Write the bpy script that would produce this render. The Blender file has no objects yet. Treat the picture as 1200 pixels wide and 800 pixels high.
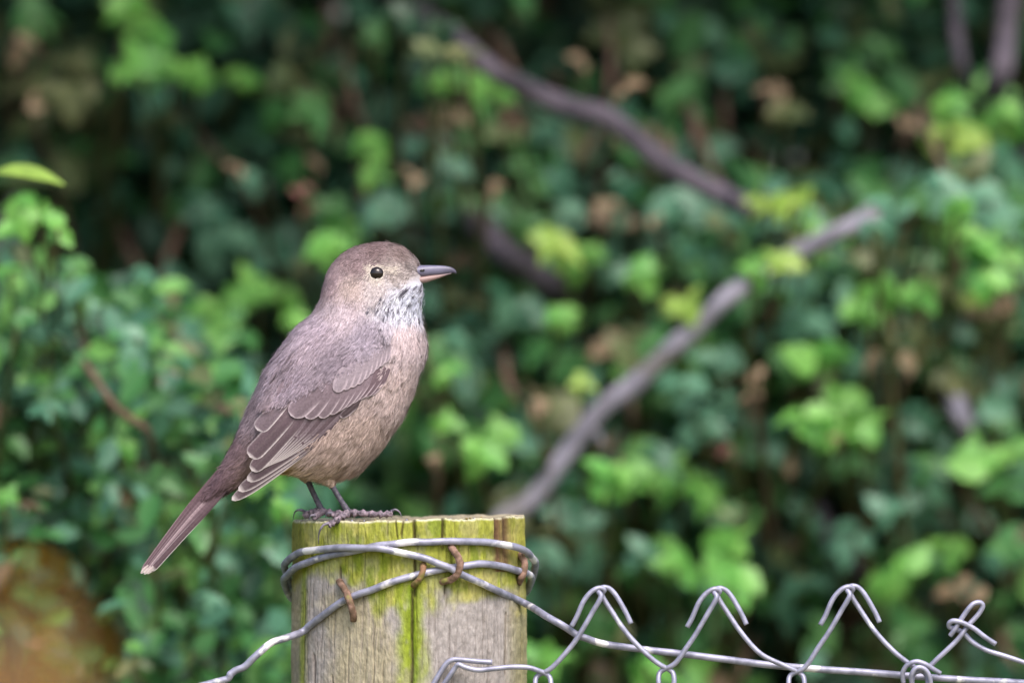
import bpy, math, random
import numpy as np
from mathutils import Vector, Matrix
from mathutils.bvhtree import BVHTree

random.seed(7)
rng = np.random.default_rng(11)
scene = bpy.context.scene
col = scene.collection

# ------------------------------------------------------------------ camera
CAM_D = 6.0                      # metres from the lens to the post axis
S = 0.5236 / 1200                # metres per photograph pixel at the post axis
ZC = 1.289                       # lens height; the post top is 1.20 m above ground
cam_data = bpy.data.cameras.new('camera')
cam = bpy.data.objects.new('camera', cam_data)
col.objects.link(cam)
cam.location = (0, -CAM_D, ZC)
cam.rotation_euler = (math.radians(90), 0, 0)
cam_data.sensor_width = 36
cam_data.lens = 36 * CAM_D / 0.5236
cam_data.clip_start = 0.05
cam_data.clip_end = 3000
cam_data.dof.use_dof = True
cam_data.dof.focus_distance = CAM_D - 0.058
cam_data.dof.aperture_fstop = 6.3
scene.camera = cam

# ------------------------------------------------------------------ light
SUN_EL, SUN_AZ = math.radians(52), math.radians(158)   # azimuth clockwise from +Y: behind the camera, a little to the right
world = bpy.data.worlds.new('World')
scene.world = world
world.use_nodes = True
wn = world.node_tree.nodes
wl = world.node_tree.links
bg = wn['Background']
sky = wn.new('ShaderNodeTexSky')
sky.sky_type = 'NISHITA'
sky.sun_disc = False
sky.sun_elevation = SUN_EL
sky.sun_rotation = SUN_AZ
sky.dust_density = 4.0
sky.air_density = 1.0
sky.ozone_density = 1.0
wl.new(sky.outputs[0], bg.inputs[0])
bg.inputs[1].default_value = 0.15
sun_data = bpy.data.lights.new('sun', 'SUN')
sun_data.energy = 1.2
sun_data.angle = math.radians(28)
sun_data.color = (1.0, 0.97, 0.95)
sun = bpy.data.objects.new('sun', sun_data)
col.objects.link(sun)
sd = Vector((math.sin(SUN_AZ) * math.cos(SUN_EL), math.cos(SUN_AZ) * math.cos(SUN_EL), math.sin(SUN_EL)))
sun.rotation_euler = sd.to_track_quat('Z', 'Y').to_euler()
sun.location = (0, -2, 6)
scene.view_settings.view_transform = 'Standard'
scene.view_settings.look = 'None'
scene.view_settings.gamma = 1.0
scene.view_settings.use_curve_mapping = False
scene.view_settings.exposure = 1.0
scene.cycles.use_denoising = True
scene.cycles.max_bounces = 7
scene.cycles.diffuse_bounces = 4
scene.cycles.transmission_bounces = 4
scene.cycles.caustics_reflective = False
scene.cycles.caustics_refractive = False


# ------------------------------------------------------------------ helpers
def lin(r, g, b):
    f = lambda c: (c / 12.92 if c <= .04045 else ((c + .055) / 1.055) ** 2.4)
    return np.array([f(r / 255), f(g / 255), f(b / 255)])


def P(px, py, Y=0.0):
    """photograph pixel + depth behind the post axis -> world point"""
    k = S * (CAM_D + Y) / CAM_D
    return Vector(((px - 600) * k, Y, ZC - (py - 400) * k))


def tag(o, label=None, cat=None, group=None, kind=None):
    if label: o['label'] = label
    if cat: o['category'] = cat
    if group: o['group'] = group
    if kind: o['kind'] = kind
    return o


WLOC = {}


def place(o, parent, wloc):
    """parents carry no rotation, so a child's location is a plain difference"""
    wloc = Vector(wloc)
    col.objects.link(o)
    if parent is not None:
        o.parent = parent
        o.location = wloc - WLOC[parent.name]
    else:
        o.location = wloc
    WLOC[o.name] = wloc
    return o


def empty(name, loc):
    o = bpy.data.objects.new(name, None)
    o.empty_display_size = .02
    return place(o, None, loc)


def make_mesh(name, v, f, mat, colors=None, smooth=True):
    """v (n,3) ; f (m,3|4) index array or a list of lists"""
    v = np.asarray(v, dtype=np.float32)
    me = bpy.data.meshes.new(name)
    if isinstance(f, np.ndarray):
        m, k = f.shape
        me.vertices.add(len(v))
        me.vertices.foreach_set('co', v.ravel())
        me.loops.add(m * k)
        me.loops.foreach_set('vertex_index', f.astype(np.int32).ravel())
        me.polygons.add(m)
        me.polygons.foreach_set('loop_start', np.arange(0, m * k, k, dtype=np.int32))
        me.polygons.foreach_set('loop_total', np.full(m, k, dtype=np.int32))
        me.update(calc_edges=True)
    else:
        me.from_pydata([tuple(map(float, a)) for a in v], [], f)
    if smooth:
        me.polygons.foreach_set('use_smooth', np.ones(len(me.polygons), dtype=bool))
    if colors is not None:
        at = me.attributes.new('Col', 'FLOAT_COLOR', 'POINT')
        c = np.ones((len(v), 4), dtype=np.float32)
        c[:, :3] = colors
        at.data.foreach_set('color', c.ravel())
    if mat: me.materials.append(mat)
    me.update()
    return me


def part(name, v, f, mat, parent, colors=None, smooth=True, origin=None):
    v = np.asarray(v, dtype=np.float64)
    if origin is None: origin = v.mean(axis=0)
    origin = np.asarray(origin, dtype=np.float64)
    me = make_mesh(name, v - origin, f, mat, colors, smooth)
    return place(bpy.data.objects.new(name, me), parent, origin)


def crom(pts, n):
    """Catmull-Rom through rows of pts, n samples per span"""
    p = np.asarray(pts, dtype=np.float64)
    q = np.vstack([2 * p[0] - p[1], p, 2 * p[-1] - p[-2]])
    out = []
    for i in range(1, len(q) - 2):
        for t in np.arange(n) / n:
            a, b, c, d = q[i - 1], q[i], q[i + 1], q[i + 2]
            out.append(.5 * (2 * b + (c - a) * t + (2 * a - 5 * b + 4 * c - d) * t * t + (3 * b - a - 3 * c + d) * t ** 3))
    out.append(p[-1])
    return np.array(out)


def tube(pts, rad, seg=10, smooth_n=0, cap=True, squash=None):
    """swept tube with end caps: verts, faces(list)"""
    pts = np.asarray(pts, dtype=np.float64)
    rad = np.full(len(pts), rad, dtype=np.float64) if np.isscalar(rad) else np.asarray(rad, dtype=np.float64)
    if smooth_n:
        d = crom(np.column_stack([pts, rad]), smooth_n)
        pts, rad = d[:, :3], d[:, 3]
    n = len(pts)
    tan = np.gradient(pts, axis=0)
    tan /= np.linalg.norm(tan, axis=1)[:, None] + 1e-12
    ref = np.array([0, 0, 1.0]) if abs(tan[0][2]) < .9 else np.array([0, 1.0, 0])
    u = np.cross(ref, tan[0]); u /= np.linalg.norm(u)
    V = []
    ang = np.linspace(0, 2 * math.pi, seg, endpoint=False)
    for i in range(n):
        u = u - tan[i] * np.dot(u, tan[i]); u /= np.linalg.norm(u) + 1e-12
        w = np.cross(tan[i], u)
        V.append(pts[i] + rad[i] * (np.cos(ang)[:, None] * u + np.sin(ang)[:, None] * w))
    V = np.vstack(V)
    F = []
    for i in range(n - 1):
        for j in range(seg):
            a = i * seg + j; b = i * seg + (j + 1) % seg
            F.append([a, b, b + seg, a + seg])
    if cap:
        F.append(list(range(seg))[::-1]); F.append([(n - 1) * seg + j for j in range(seg)])
    return V, F


_T = rng.random((256, 256))


def vnoise(x, y):
    x = np.asarray(x, float); y = np.asarray(y, float)
    xi = np.floor(x).astype(int); yi = np.floor(y).astype(int)
    fx = x - xi; fy = y - yi
    fx = fx * fx * (3 - 2 * fx); fy = fy * fy * (3 - 2 * fy)
    g = lambda a, b: _T[a % 256, b % 256]
    return (g(xi, yi) * (1 - fx) + g(xi + 1, yi) * fx) * (1 - fy) + (g(xi, yi + 1) * (1 - fx) + g(xi + 1, yi + 1) * fx) * fy


def fbm(x, y, o=4):
    s = 0; a = .5
    for k in range(o):
        s = s + a * vnoise(x * 2 ** k + 17 * k, y * 2 ** k + 31 * k); a *= .5
    return s / (1 - .5 ** o)


def sstep(a, b, x):
    t = np.clip((x - a) / (b - a), 0, 1)
    return t * t * (3 - 2 * t)


def inpoly(x, y, poly):
    x = np.asarray(x, float); y = np.asarray(y, float)
    ins = np.zeros(x.shape, bool)
    n = len(poly)
    for i in range(n):
        x0, y0 = poly[i]; x1, y1 = poly[(i + 1) % n]
        c = ((y0 > y) != (y1 > y)) & (x < (x1 - x0) * (y - y0) / (y1 - y0 + 1e-12) + x0)
        ins ^= c
    return ins


# ------------------------------------------------------------------ materials
def mat_new(name):
    m = bpy.data.materials.new(name)
    m.use_nodes = True
    return m, m.node_tree.nodes, m.node_tree.links, m.node_tree.nodes['Principled BSDF']


def mat_attr(name, rough=.8, spec=.2, bump=0, bscale=400, gain=1.0, noise=0.0, nscale=300, stretch=(1, 1, 1), sheen=0, transl=0):
    """colour from the mesh's own colour attribute, varied by fine noise"""
    m, n, l, b = mat_new(name)
    a = n.new('ShaderNodeAttribute'); a.attribute_name = 'Col'
    out = a.outputs['Color']
    tc = n.new('ShaderNodeTexCoord')
    mp = n.new('ShaderNodeMapping'); mp.inputs['Scale'].default_value = stretch
    l.new(tc.outputs['Object'], mp.inputs[0])
    if noise:
        t = n.new('ShaderNodeTexNoise'); t.inputs['Scale'].default_value = nscale; t.inputs['Detail'].default_value = 4
        l.new(mp.outputs[0], t.inputs['Vector'])
        r = n.new('ShaderNodeMapRange'); r.inputs[1].default_value = .25; r.inputs[2].default_value = .75
        r.inputs[3].default_value = 1 - noise; r.inputs[4].default_value = 1 + noise
        l.new(t.outputs[0], r.inputs[0])
        x = n.new('ShaderNodeVectorMath'); x.operation = 'SCALE'
        l.new(out, x.inputs[0]); l.new(r.outputs[0], x.inputs['Scale'])
        out = x.outputs[0]
    l.new(out, b.inputs['Base Color'])
    b.inputs['Roughness'].default_value = rough
    b.inputs['Specular IOR Level'].default_value = spec
    if sheen:
        b.inputs['Sheen Weight'].default_value = sheen
        b.inputs['Sheen Roughness'].default_value = .6
    if bump:
        t2 = n.new('ShaderNodeTexNoise'); t2.inputs['Scale'].default_value = bscale; t2.inputs['Detail'].default_value = 5
        l.new(mp.outputs[0], t2.inputs['Vector'])
        bp = n.new('ShaderNodeBump'); bp.inputs['Strength'].default_value = bump; bp.inputs['Distance'].default_value = .001
        l.new(t2.outputs[0], bp.inputs['Height']); l.new(bp.outputs[0], b.inputs['Normal'])
    if transl:
        tr = n.new('ShaderNodeBsdfTranslucent'); l.new(out, tr.inputs['Color'])
        mx = n.new('ShaderNodeMixShader'); mx.inputs[0].default_value = transl
        l.new(b.outputs[0], mx.inputs[1]); l.new(tr.outputs[0], mx.inputs[2])
        l.new(mx.outputs[0], n['Material Output'].inputs[0])
    return m


def mat_two(name, c1, c2, scale, rough=.6, metal=0, spec=.4, lo=.4, hi=.6, bump=.0, stretch=(1, 1, 1), c3=None, lo3=.62, hi3=.68, s3=60):
    """two colours mixed by noise, a third in sparse patches"""
    m, n, l, b = mat_new(name)
    tc = n.new('ShaderNodeTexCoord')
    mp = n.new('ShaderNodeMapping'); mp.inputs['Scale'].default_value = stretch
    l.new(tc.outputs['Object'], mp.inputs[0])

    def mask(sc, a, z, off=0):
        t = n.new('ShaderNodeTexNoise'); t.inputs['Scale'].default_value = sc; t.inputs['Detail'].default_value = 4
        t.noise_dimensions = '4D'; t.inputs['W'].default_value = off
        l.new(mp.outputs[0], t.inputs['Vector'])
        r = n.new('ShaderNodeMapRange'); r.inputs[1].default_value = a; r.inputs[2].default_value = z
        l.new(t.outputs[0], r.inputs[0])
        return r.outputs[0], t
    k, t = mask(scale, lo, hi)
    mx = n.new('ShaderNodeMix'); mx.data_type = 'RGBA'
    l.new(k, mx.inputs['Factor']); mx.inputs['A'].default_value = (*c1, 1); mx.inputs['B'].default_value = (*c2, 1)
    out = mx.outputs['Result']
    if c3 is not None:
        k3, _ = mask(s3, lo3, hi3, 3.7)
        m3 = n.new('ShaderNodeMix'); m3.data_type = 'RGBA'
        l.new(k3, m3.inputs['Factor']); l.new(out, m3.inputs['A']); m3.inputs['B'].default_value = (*c3, 1)
        out = m3.outputs['Result']
    l.new(out, b.inputs['Base Color'])
    b.inputs['Roughness'].default_value = rough
    b.inputs['Metallic'].default_value = metal
    b.inputs['Specular IOR Level'].default_value = spec
    if bump:
        bp = n.new('ShaderNodeBump'); bp.inputs['Strength'].default_value = bump; bp.inputs['Distance'].default_value = .0006
        l.new(t.outputs[0], bp.inputs['Height']); l.new(bp.outputs[0], b.inputs['Normal'])
    return m


def mat_leaf(name, c1, c2, rough=.42, spec=.45, transl=.3):
    """leaf: hue varies leaf by leaf, paler midrib, some light passes through"""
    m, n, l, b = mat_new(name)
    oi = n.new('ShaderNodeObjectInfo')
    mx = n.new('ShaderNodeMix'); mx.data_type = 'RGBA'
    mx.inputs['A'].default_value = (*c1, 1); mx.inputs['B'].default_value = (*c2, 1)
    l.new(oi.outputs['Random'], mx.inputs['Factor'])
    tc = n.new('ShaderNodeTexCoord')
    t = n.new('ShaderNodeTexNoise'); t.inputs['Scale'].default_value = 5; l.new(tc.outputs['Object'], t.inputs['Vector'])
    r = n.new('ShaderNodeMapRange'); r.inputs[1].default_value = .3; r.inputs[2].default_value = .7; r.inputs[3].default_value = .75; r.inputs[4].default_value = 1.2
    l.new(t.outputs[0], r.inputs[0])
    x = n.new('ShaderNodeVectorMath'); x.operation = 'SCALE'
    l.new(mx.outputs['Result'], x.inputs[0]); l.new(r.outputs[0], x.inputs['Scale'])
    l.new(x.outputs[0], b.inputs['Base Color'])
    b.inputs['Roughness'].default_value = rough
    b.inputs['Specular IOR Level'].default_value = spec
    tr = n.new('ShaderNodeBsdfTranslucent'); l.new(x.outputs[0], tr.inputs['Color'])
    ms = n.new('ShaderNodeMixShader'); ms.inputs[0].default_value = transl
    l.new(b.outputs[0], ms.inputs[1]); l.new(tr.outputs[0], ms.inputs[2])
    l.new(ms.outputs[0], n['Material Output'].inputs[0])
    return m


M = {}
M['plumage'] = mat_attr('plumage', rough=.85, spec=.12, noise=.16, nscale=900)
M['feather'] = mat_attr('flight_feather', rough=.8, spec=.15, noise=.22, nscale=1000, stretch=(1, 1, 1))
M['bill'] = mat_attr('bill_horn', rough=.38, spec=.45, noise=.08, nscale=700)
M['eye'], _n, _l, _b = mat_new('eye_gloss')
_b.inputs['Base Color'].default_value = (.012, .007, .006, 1); _b.inputs['Roughness'].default_value = .06
M['leg'] = mat_two('leg_scale', lin(58, 56, 68), lin(92, 86, 96), 700, rough=.55, bump=.5)
M['toe'] = mat_two('toe_scale', lin(92, 82, 92), lin(138, 122, 132), 500, rough=.65, bump=.8)
M['claw'] = mat_two('claw_horn', lin(70, 66, 78), lin(120, 112, 126), 300, rough=.4)
M['wood'] = mat_attr('weathered_wood', rough=.9, spec=.15, noise=.20, nscale=700, stretch=(1, 1, .4), bump=.6, bscale=1000)
M['zinc'] = mat_two('galvanised_wire', lin(126, 126, 142), lin(160, 159, 178), 160, rough=.5, metal=.35, bump=.25, c3=lin(226, 222, 226), s3=60, lo3=.575, hi3=.63)
M['zinc_thin'] = mat_two('galvanised_mesh_wire', lin(134, 134, 152), lin(164, 163, 184), 140, rough=.45, metal=.35, bump=.2, c3=lin(214, 212, 220), s3=50, lo3=.66, hi3=.72)
M['rust'] = mat_two('rusty_iron', lin(98, 76, 60), lin(142, 112, 98), 260, rough=.8, bump=.8, c3=lin(128, 128, 60), s3=120, lo3=.56, hi3=.66)
M['rust_moss'] = mat_two('mossy_iron', lin(110, 104, 50), lin(134, 100, 76), 200, rough=.85, bump=.8)
M['bark'] = mat_two('grey_bark', lin(104, 101, 112), lin(144, 140, 154), 45, rough=.85, bump=.6, c3=lin(92, 88, 72), s3=18, lo3=.55, hi3=.66)
M['bark_dark'] = mat_two('dark_bark', lin(62, 57, 66), lin(90, 82, 92), 40, rough=.9, bump=.6)
M['twig'] = mat_two('brown_twig', lin(84, 66, 56), lin(112, 88, 74), 60, rough=.8)
M['green_stem'] = mat_two('green_stem', lin(74, 92, 50), lin(96, 84, 58), 60, rough=.7)
M['mass'] = mat_attr('leaf_mass', rough=.5, spec=.35, transl=.25)
M['lime'] = mat_leaf('lime_leaf', lin(92, 158, 68), lin(130, 186, 90), transl=.35)
M['yellow'] = mat_leaf('yellow_green_leaf', lin(140, 174, 74), lin(162, 190, 92), transl=.35)
M['green'] = mat_leaf('green_leaf', lin(66, 120, 64), lin(96, 144, 84))
M['sage'] = mat_leaf('sage_leaf', lin(66, 118, 90), lin(112, 158, 128), rough=.4, spec=.5)
M['olive'] = mat_leaf('olive_leaf', lin(92, 108, 70), lin(124, 126, 84))
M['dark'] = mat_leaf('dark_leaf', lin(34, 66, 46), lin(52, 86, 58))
M['brown'] = mat_leaf('withered_leaf', lin(138, 116, 92), lin(164, 144, 118), rough=.7, spec=.2)
M['red'] = mat_leaf('reddened_leaf', lin(112, 70, 66), lin(138, 96, 88), rough=.6, spec=.3)
M['straw'] = mat_leaf('straw_leaf', lin(206, 150, 38), lin(160, 124, 50), rough=.7, spec=.2, transl=.4)

# ------------------------------------------------------------------ ground
mg, n_, l_, b_ = mat_new('rough_grass_soil')
_tc = n_.new('ShaderNodeTexCoord'); _t = n_.new('ShaderNodeTexNoise'); _t.inputs['Scale'].default_value = 3; _t.inputs['Detail'].default_value = 10
l_.new(_tc.outputs['Object'], _t.inputs['Vector'])
_r = n_.new('ShaderNodeValToRGB')
_r.color_ramp.elements[0].position = .35; _r.color_ramp.elements[0].color = (.20, .17, .11, 1)
_r.color_ramp.elements[1].position = .62; _r.color_ramp.elements[1].color = (.14, .17, .07, 1)
l_.new(_t.outputs[0], _r.inputs[0]); l_.new(_r.outputs[0], b_.inputs['Base Color']); b_.inputs['Roughness'].default_value = .95
gx = np.concatenate([[-900, -300, -100, -40, -15], np.linspace(-6, 6, 49), [15, 40, 100, 300, 900]])
GX, GY = np.meshgrid(gx, gx)
GZ = (fbm(GX * 1.3 + 50, GY * 1.3 + 50) - .5) * .10 * (np.hypot(GX, GY) < 14) - .02
k = len(gx)
ii = (np.arange(k - 1)[:, None] * k + np.arange(k - 1)[None, :]).ravel()
ground = part('ground', np.column_stack([GX.ravel(), GY.ravel(), GZ.ravel()]), np.column_stack([ii, ii + 1, ii + k + 1, ii + k]), mg, None, origin=(0, 0, 0))
tag(ground, 'rough grassy ground under the fence and hedge', 'ground', kind='structure')

# ------------------------------------------------------------------ fence post
PX0, RP = 479.5, 137.0            # post axis and radius in photograph pixels
R = RP * S
AX = P(PX0, 605).x
post = empty('fence_post', (AX, 0, 0))
tag(post, 'weathered round wooden post coloured with yellow-green moss, wire wrapped round its top', 'post')
NT = 1000
th = np.linspace(-math.pi, math.pi, NT, endpoint=False)         # 0 faces the camera
zt0 = P(0, 607).z
rows = np.concatenate([np.linspace(0, 205 * S, 300), np.linspace(205 * S, zt0 + .25, 40)[1:]])
TH, DZ = np.meshgrid(th, rows)
pxs = PX0 + RP * np.sin(TH)
front = np.cos(TH)
# uneven sawn top
ztop = zt0 + (np.sin(TH) * 3.0 + (vnoise(TH * 9, TH * 0 + 3) - .5) * 2.6 + (vnoise(TH * 40, TH * 0 + 9) - .5) * 1.4) * S
Z = np.where(DZ < 205 * S, ztop - DZ, np.minimum(ztop - DZ, 9))
pys = 400 - (Z - ZC) / S
rr = np.full(TH.shape, RP)
rr += (fbm(np.sin(TH) * 2 + 5, np.cos(TH) * 2 + pys / 400) - .5) * 5
rr += (sstep(607, 800, pys)) * 2
grain = vnoise(TH * 46 + (vnoise(TH * 3, pys / 90) - .5) * 3, pys / 120) * .6 + vnoise(TH * 110, pys / 60 + 40) * .4
rr += (grain - .5) * 1.3 + (fbm(pxs / 5, pys / 8) - .5) * 1.6
rr -= 1.8 * np.exp(-(DZ / S) / 1.6)                               # rounded rim
crack = np.zeros(TH.shape)
cracks = [(486, 600, 640, 1.8, 8), (521, 600, 645, 1.8, 7), (466, 600, 634, .9, 4), (473, 600, 632, 1.2, 5), (456, 600, 630, .8, 3),
          (583, 600, 636, 3.0, 7), (593, 600, 655, 4.2, 5), (602, 600, 640, 1, 3), (487, 655, 702, 1.5, 6), (360, 692, 830, 1.3, 5),
          (371, 766, 830, 1.6, 5), (484, 690, 860, 1.6, 5), (592, 718, 792, 1.3, 5), (399, 664, 684, 1.4, 4), (522, 676, 700, 1.2, 4),
          (608, 655, 720, 1.4, 4), (351, 612, 640, 1.0, 3), (385, 608, 640, .8, 2), (549, 640, 700, .7, 2), (566, 690, 800, .7, 2),
          (440, 730, 830, .7, 2), (410, 735, 830, .6, 2), (528, 730, 830, .7, 2), (392, 790, 840, 1.2, 4)]
for k in range(70):
    y0 = random.uniform(600, 780)
    cracks.append((random.uniform(346, 614), y0, y0 + random.uniform(20, 110), random.uniform(.4, .8), random.uniform(.8, 2.2)))
for k, (cx, y0, y1, w, d) in enumerate(cracks):
    t0 = math.asin(max(-.995, min(.995, (cx - PX0) / RP)))
    wob = (vnoise(pys / 26 + k * 7.3, pys * 0 + k) - .5) * 3.2
    dx = (TH - t0) * RP - wob
    e = np.exp(-(dx / w) ** 2) * sstep(y0 - 1, y0 + 5, pys + 4) * (1 - sstep(y1 - 10, y1, pys)) * (front > -.1)
    crack = np.maximum(crack, e * min(1, d / 5)); rr -= e * d * .8
back = np.where(front < -.1, vnoise(TH * 24, pys / 300), 0); rr -= np.where(back > .86, 4, 0)
VX = AX + rr * S * np.sin(TH); VY = -rr * S * np.cos(TH)
V = np.column_stack([VX.ravel(), VY.ravel(), Z.ravel()])
V[:, 2] = np.maximum(V[:, 2], -.25)
# colours of the wood and what grows on it
n1 = fbm(pxs / 26 + 3, pys / 40 + 8); n2 = fbm(pxs / 9, pys / 22 + 70); n3 = fbm(pxs / 60 + 9, pys / 60)
nf = fbm(TH * 60, pys / 30)
grey = lin(152, 145, 142); tan_ = lin(160, 150, 118); moss = lin(146, 149, 62); deep = lin(108, 124, 30); pale = lin(196, 190, 166); umber = lin(92, 72, 58)


def mixc(c, d, k):
    return c * (1 - k[..., None]) + d * k[..., None]


C = np.broadcast_to(grey, TH.shape + (3,)).copy()
C = mixc(C, tan_, sstep(.45, .7, n3) * .7)
C = mixc(C, lin(120, 112, 108), sstep(.5, .75, nf) * .5)
edge = 698 + 22 * np.sin((pxs - 420) / 40) + (n1 - .5) * 70 + 34 * sstep(520, 610, pxs) - 14 * sstep(360, 400, pxs)
mk = 1 - sstep(edge - 12, edge + 14, pys)
C = mixc(C, moss, mk * (.72 + .28 * sstep(.3, .62, n2)))
C = mixc(C, lin(176, 166, 104), mk * sstep(.5, .72, n1) * .55)
C = mixc(C, deep, mk * sstep(.53, .70, fbm(pxs / 15 + 40, pys / 34)) * .75)
C = mixc(C, lin(128, 116, 70), (1 - sstep(345, 372, pxs)) * .8 * (front > 0) * (.4 + .6 * n2))
scx = 481 + (vnoise(pys / 30, pys * 0 + 5) - .5) * 12
sw = 13 + 6 * vnoise(pys / 22, pys * 0 + 8)
st = np.exp(-((pxs - scx) / sw) ** 4) * (pys > 676) * (front > 0)
C = mixc(C, lin(130, 143, 46), st * (.45 + .55 * sstep(.3, .6, n2)))
C = mixc(C, lin(106, 128, 26), np.exp(-((pxs - scx - 2) / 4.5) ** 2) * (pys > 682) * (front > 0) * .8)
C = mixc(C, lin(118, 132, 20), np.exp(-((pxs - 358) / 4) ** 2) * (pys > 640) * .75 * (front > 0))
C = mixc(C, lin(158, 150, 70), sstep(585, 612, pxs) * (front > 0) * .5)
C = mixc(C, lin(112, 78, 62), (np.exp(-((pxs - 592) / 6) ** 2) + np.exp(-((pxs - 583) / 4) ** 2)) * (pys < 668) * (front > 0) * .8)
C = mixc(C, lin(120, 124, 66), (front < 0) * (.3 + .6 * n2))
C = mixc(C, pale, (1 - sstep(1.0, 3.2, DZ / S)) * .75)
C = mixc(C, umber * .5, np.clip(crack, 0, 1) * .85)
sp = _T[(np.floor(pxs / 2.2).astype(int)) % 256, (np.floor(pys / 2.6).astype(int)) % 256]
C = C * (0.90 + .20 * nf)[..., None] * (.72 + .56 * fbm(pxs / 4, pys / 7 + 11, 3))[..., None]
nr = len(rows)
a = (np.arange(nr - 1)[:, None] * NT + np.arange(NT)[None, :]).ravel()
b = (np.arange(nr - 1)[:, None] * NT + (np.arange(NT)[None, :] + 1) % NT).ravel()
F = np.column_stack([a, a + NT, b + NT, b])
part('post_shaft', V, F, M['wood'], post, colors=C.reshape(-1, 3), origin=(AX, 0, 0))
# sawn end grain of the top
tv, tcx, tf = [], [], []
NR = 14
for i in range(NR):
    q = 1 - i / (NR - 1)
    x = VX[0] * q + AX * (1 - q); y = VY[0] * q
    zz = Z[0] * q + zt0 * (1 - q) + (0 if i == 0 else 1) * ((fbm(x * 180 + 9, y * 180 + 3) - .5) * .0022 - .0004)
    tv.append(np.column_stack([x, y, zz]))
    rg = .75 + .4 * vnoise(np.full(NT, q * 26), np.zeros(NT))
    tcx.append((lin(150, 140, 118)[None] * rg[:, None]) * (1 - .5 * (vnoise(th * 20, th * 0 + i // 5) > .8))[:, None])
for i in range(NR - 1):
    j = np.arange(NT)
    tf.append(np.column_stack([i * NT + j, i * NT + (j + 1) % NT, (i + 1) * NT + (j + 1) % NT, (i + 1) * NT + j]))
part('sawn_top', np.vstack(tv), np.vstack(tf), M['wood'], post, colors=np.vstack(tcx), origin=(AX, 0, zt0))
# bits of grit and lichen along the rim
for k in range(26):
    t = random.uniform(-1.4, 1.4); q = random.uniform(.90, .985)
    c = np.array([AX + R * q * math.sin(t), -R * q * math.cos(t), zt0 + (math.sin(t) * 3.0) * S])
    v, f = tube(np.array([[0, 0, -1.2], [0, 0, .2], [.3, 0, .9], [0, 0, 1.3]]) * S * random.uniform(.5, 1.3) + c, np.array([1.5, 1.6, 1.0, .3]) * S * random.uniform(.6, 1.3), 6)
    part('lichen_crumb', v, f, M['rust_moss'] if k % 3 else M['zinc_thin'], post)


def on_post(px, py, off):
    """centre of something lying off metres out from the post's front surface"""
    x = (px - PX0) * S
    r = R + off
    return np.array([AX + x, -math.sqrt(max(r * r - x * x, 0)), P(px, py).z])


def staple(pts, mat, rad=4.2):
    q = [on_post(px, py, o * S) for px, py, o in pts]
    v, f = tube(q, rad * S, 10, 6)
    v = v + (fbm(v[:, 0] * 900, v[:, 2] * 900)[:, None] - .5) * .0008
    part('staple', v, f, M[mat], post)


staple([(399, 678, -6), (401, 681, 3), (407, 690, 9.5), (412, 703, 11.5), (415, 714, 9), (416, 721, 2), (416, 723, -6)], 'rust')
staple([(529, 637, -6), (530, 640, 4), (537, 649, 13), (540, 659, 16), (536, 670, 14), (529, 676, 9), (521, 678, 3), (518, 679, -6)], 'rust')
staple([(497, 656, -6), (497, 660, 5), (496, 668, 9), (492, 676, 9), (487, 681, 4), (485, 684, -6)], 'rust_moss', 3.6)
staple([(606, 648, -6), (611, 651, 3), (614.5, 658, 7), (614, 668, 9), (610, 677, 5), (607, 684, -6)], 'rust', 4.2)

# ------------------------------------------------------------------ the heavy wire wrapped round the post
tw = []


def wr(px, py, off):
    tw.append(on_post(px, py, off * S))


def rear(p0, p1, n=7, off=9, sag=None):
    """behind the post from the left side to the right side"""
    for i in range(1, n + 1):
        u = i / (n + 1)
        t = -math.pi / 2 - u * math.pi
        py = p0 + (p1 - p0) * u + (sag or 0) * math.sin(u * math.pi)
        r = R + off * S
        tw.append(np.array([AX + r * math.sin(t), -r * math.cos(t), P(0, py).z]))


for px, py in [(1900, 828), (1500, 812), (1200, 797), (1120, 791.5), (1040, 786), (960, 780), (880, 773), (800, 763.5), (755, 757.5), (707, 751), (686, 744.5), (672, 737.5), (645, 721)]:
    p = P(px, py); tw.append(np.array([p.x, -.057 if px < 700 else -.052, p.z]))
for px, py, o in [(615, 706, 7), (581, 689, 6), (542, 669.5, 10), (520, 660, 11), (500, 652, 9), (464, 643, 10), (434, 638.8, 12.5), (405, 638.8, 12), (380, 640.5, 10), (355, 645, 9), (339, 655, 9), (333.5, 664, 9.2)]:
    wr(px, py, o)
rear(684, 690, off=9, sag=16)
for px, py, o in [(627.5, 664, 11), (623, 651, 11), (612, 642.5, 10), (590, 635.5, 7), (560, 632.5, 5), (530, 631.7, 4.6), (500, 632, 4.4), (470, 633.6, 4.4), (445, 637, 4.2), (420, 641.5, 4.2), (400, 645.5, 4.4), (380, 650, 5), (353, 661, 8), (338, 672.5, 9), (333, 682, 9.2)]:
    wr(px, py, o)
rear(700, 690, off=9, sag=16)
for px, py, o in [(622, 678, 6), (616, 671, 5.4), (599, 664, 4.4), (580, 660, 4.4), (560, 658.6, 4.4), (530, 662, 4.4), (500, 668, 4.4), (470, 675.6, 4.4), (440, 686, 4.4), (419, 693.8, 4.6), (395, 707, 4.6), (371.7, 725.6, 5), (362, 733, 6)]:
    wr(px, py, o)
ly = tw[-1][1]
for i, (px, py) in enumerate([(354, 738.3), (344, 742), (324, 748.5), (307, 761), (293.7, 773.5), (281, 781), (274, 784.5), (272.5, 788), (268, 791), (250, 796), (231, 801), (150, 822), (0, 852), (-300, 900), (-700, 950)]):
    p = P(px, py); tw.append(np.array([p.x, ly + (-.055 - ly) * min(1, i / 3), p.z]))
tw = crom(tw, 7)
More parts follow.
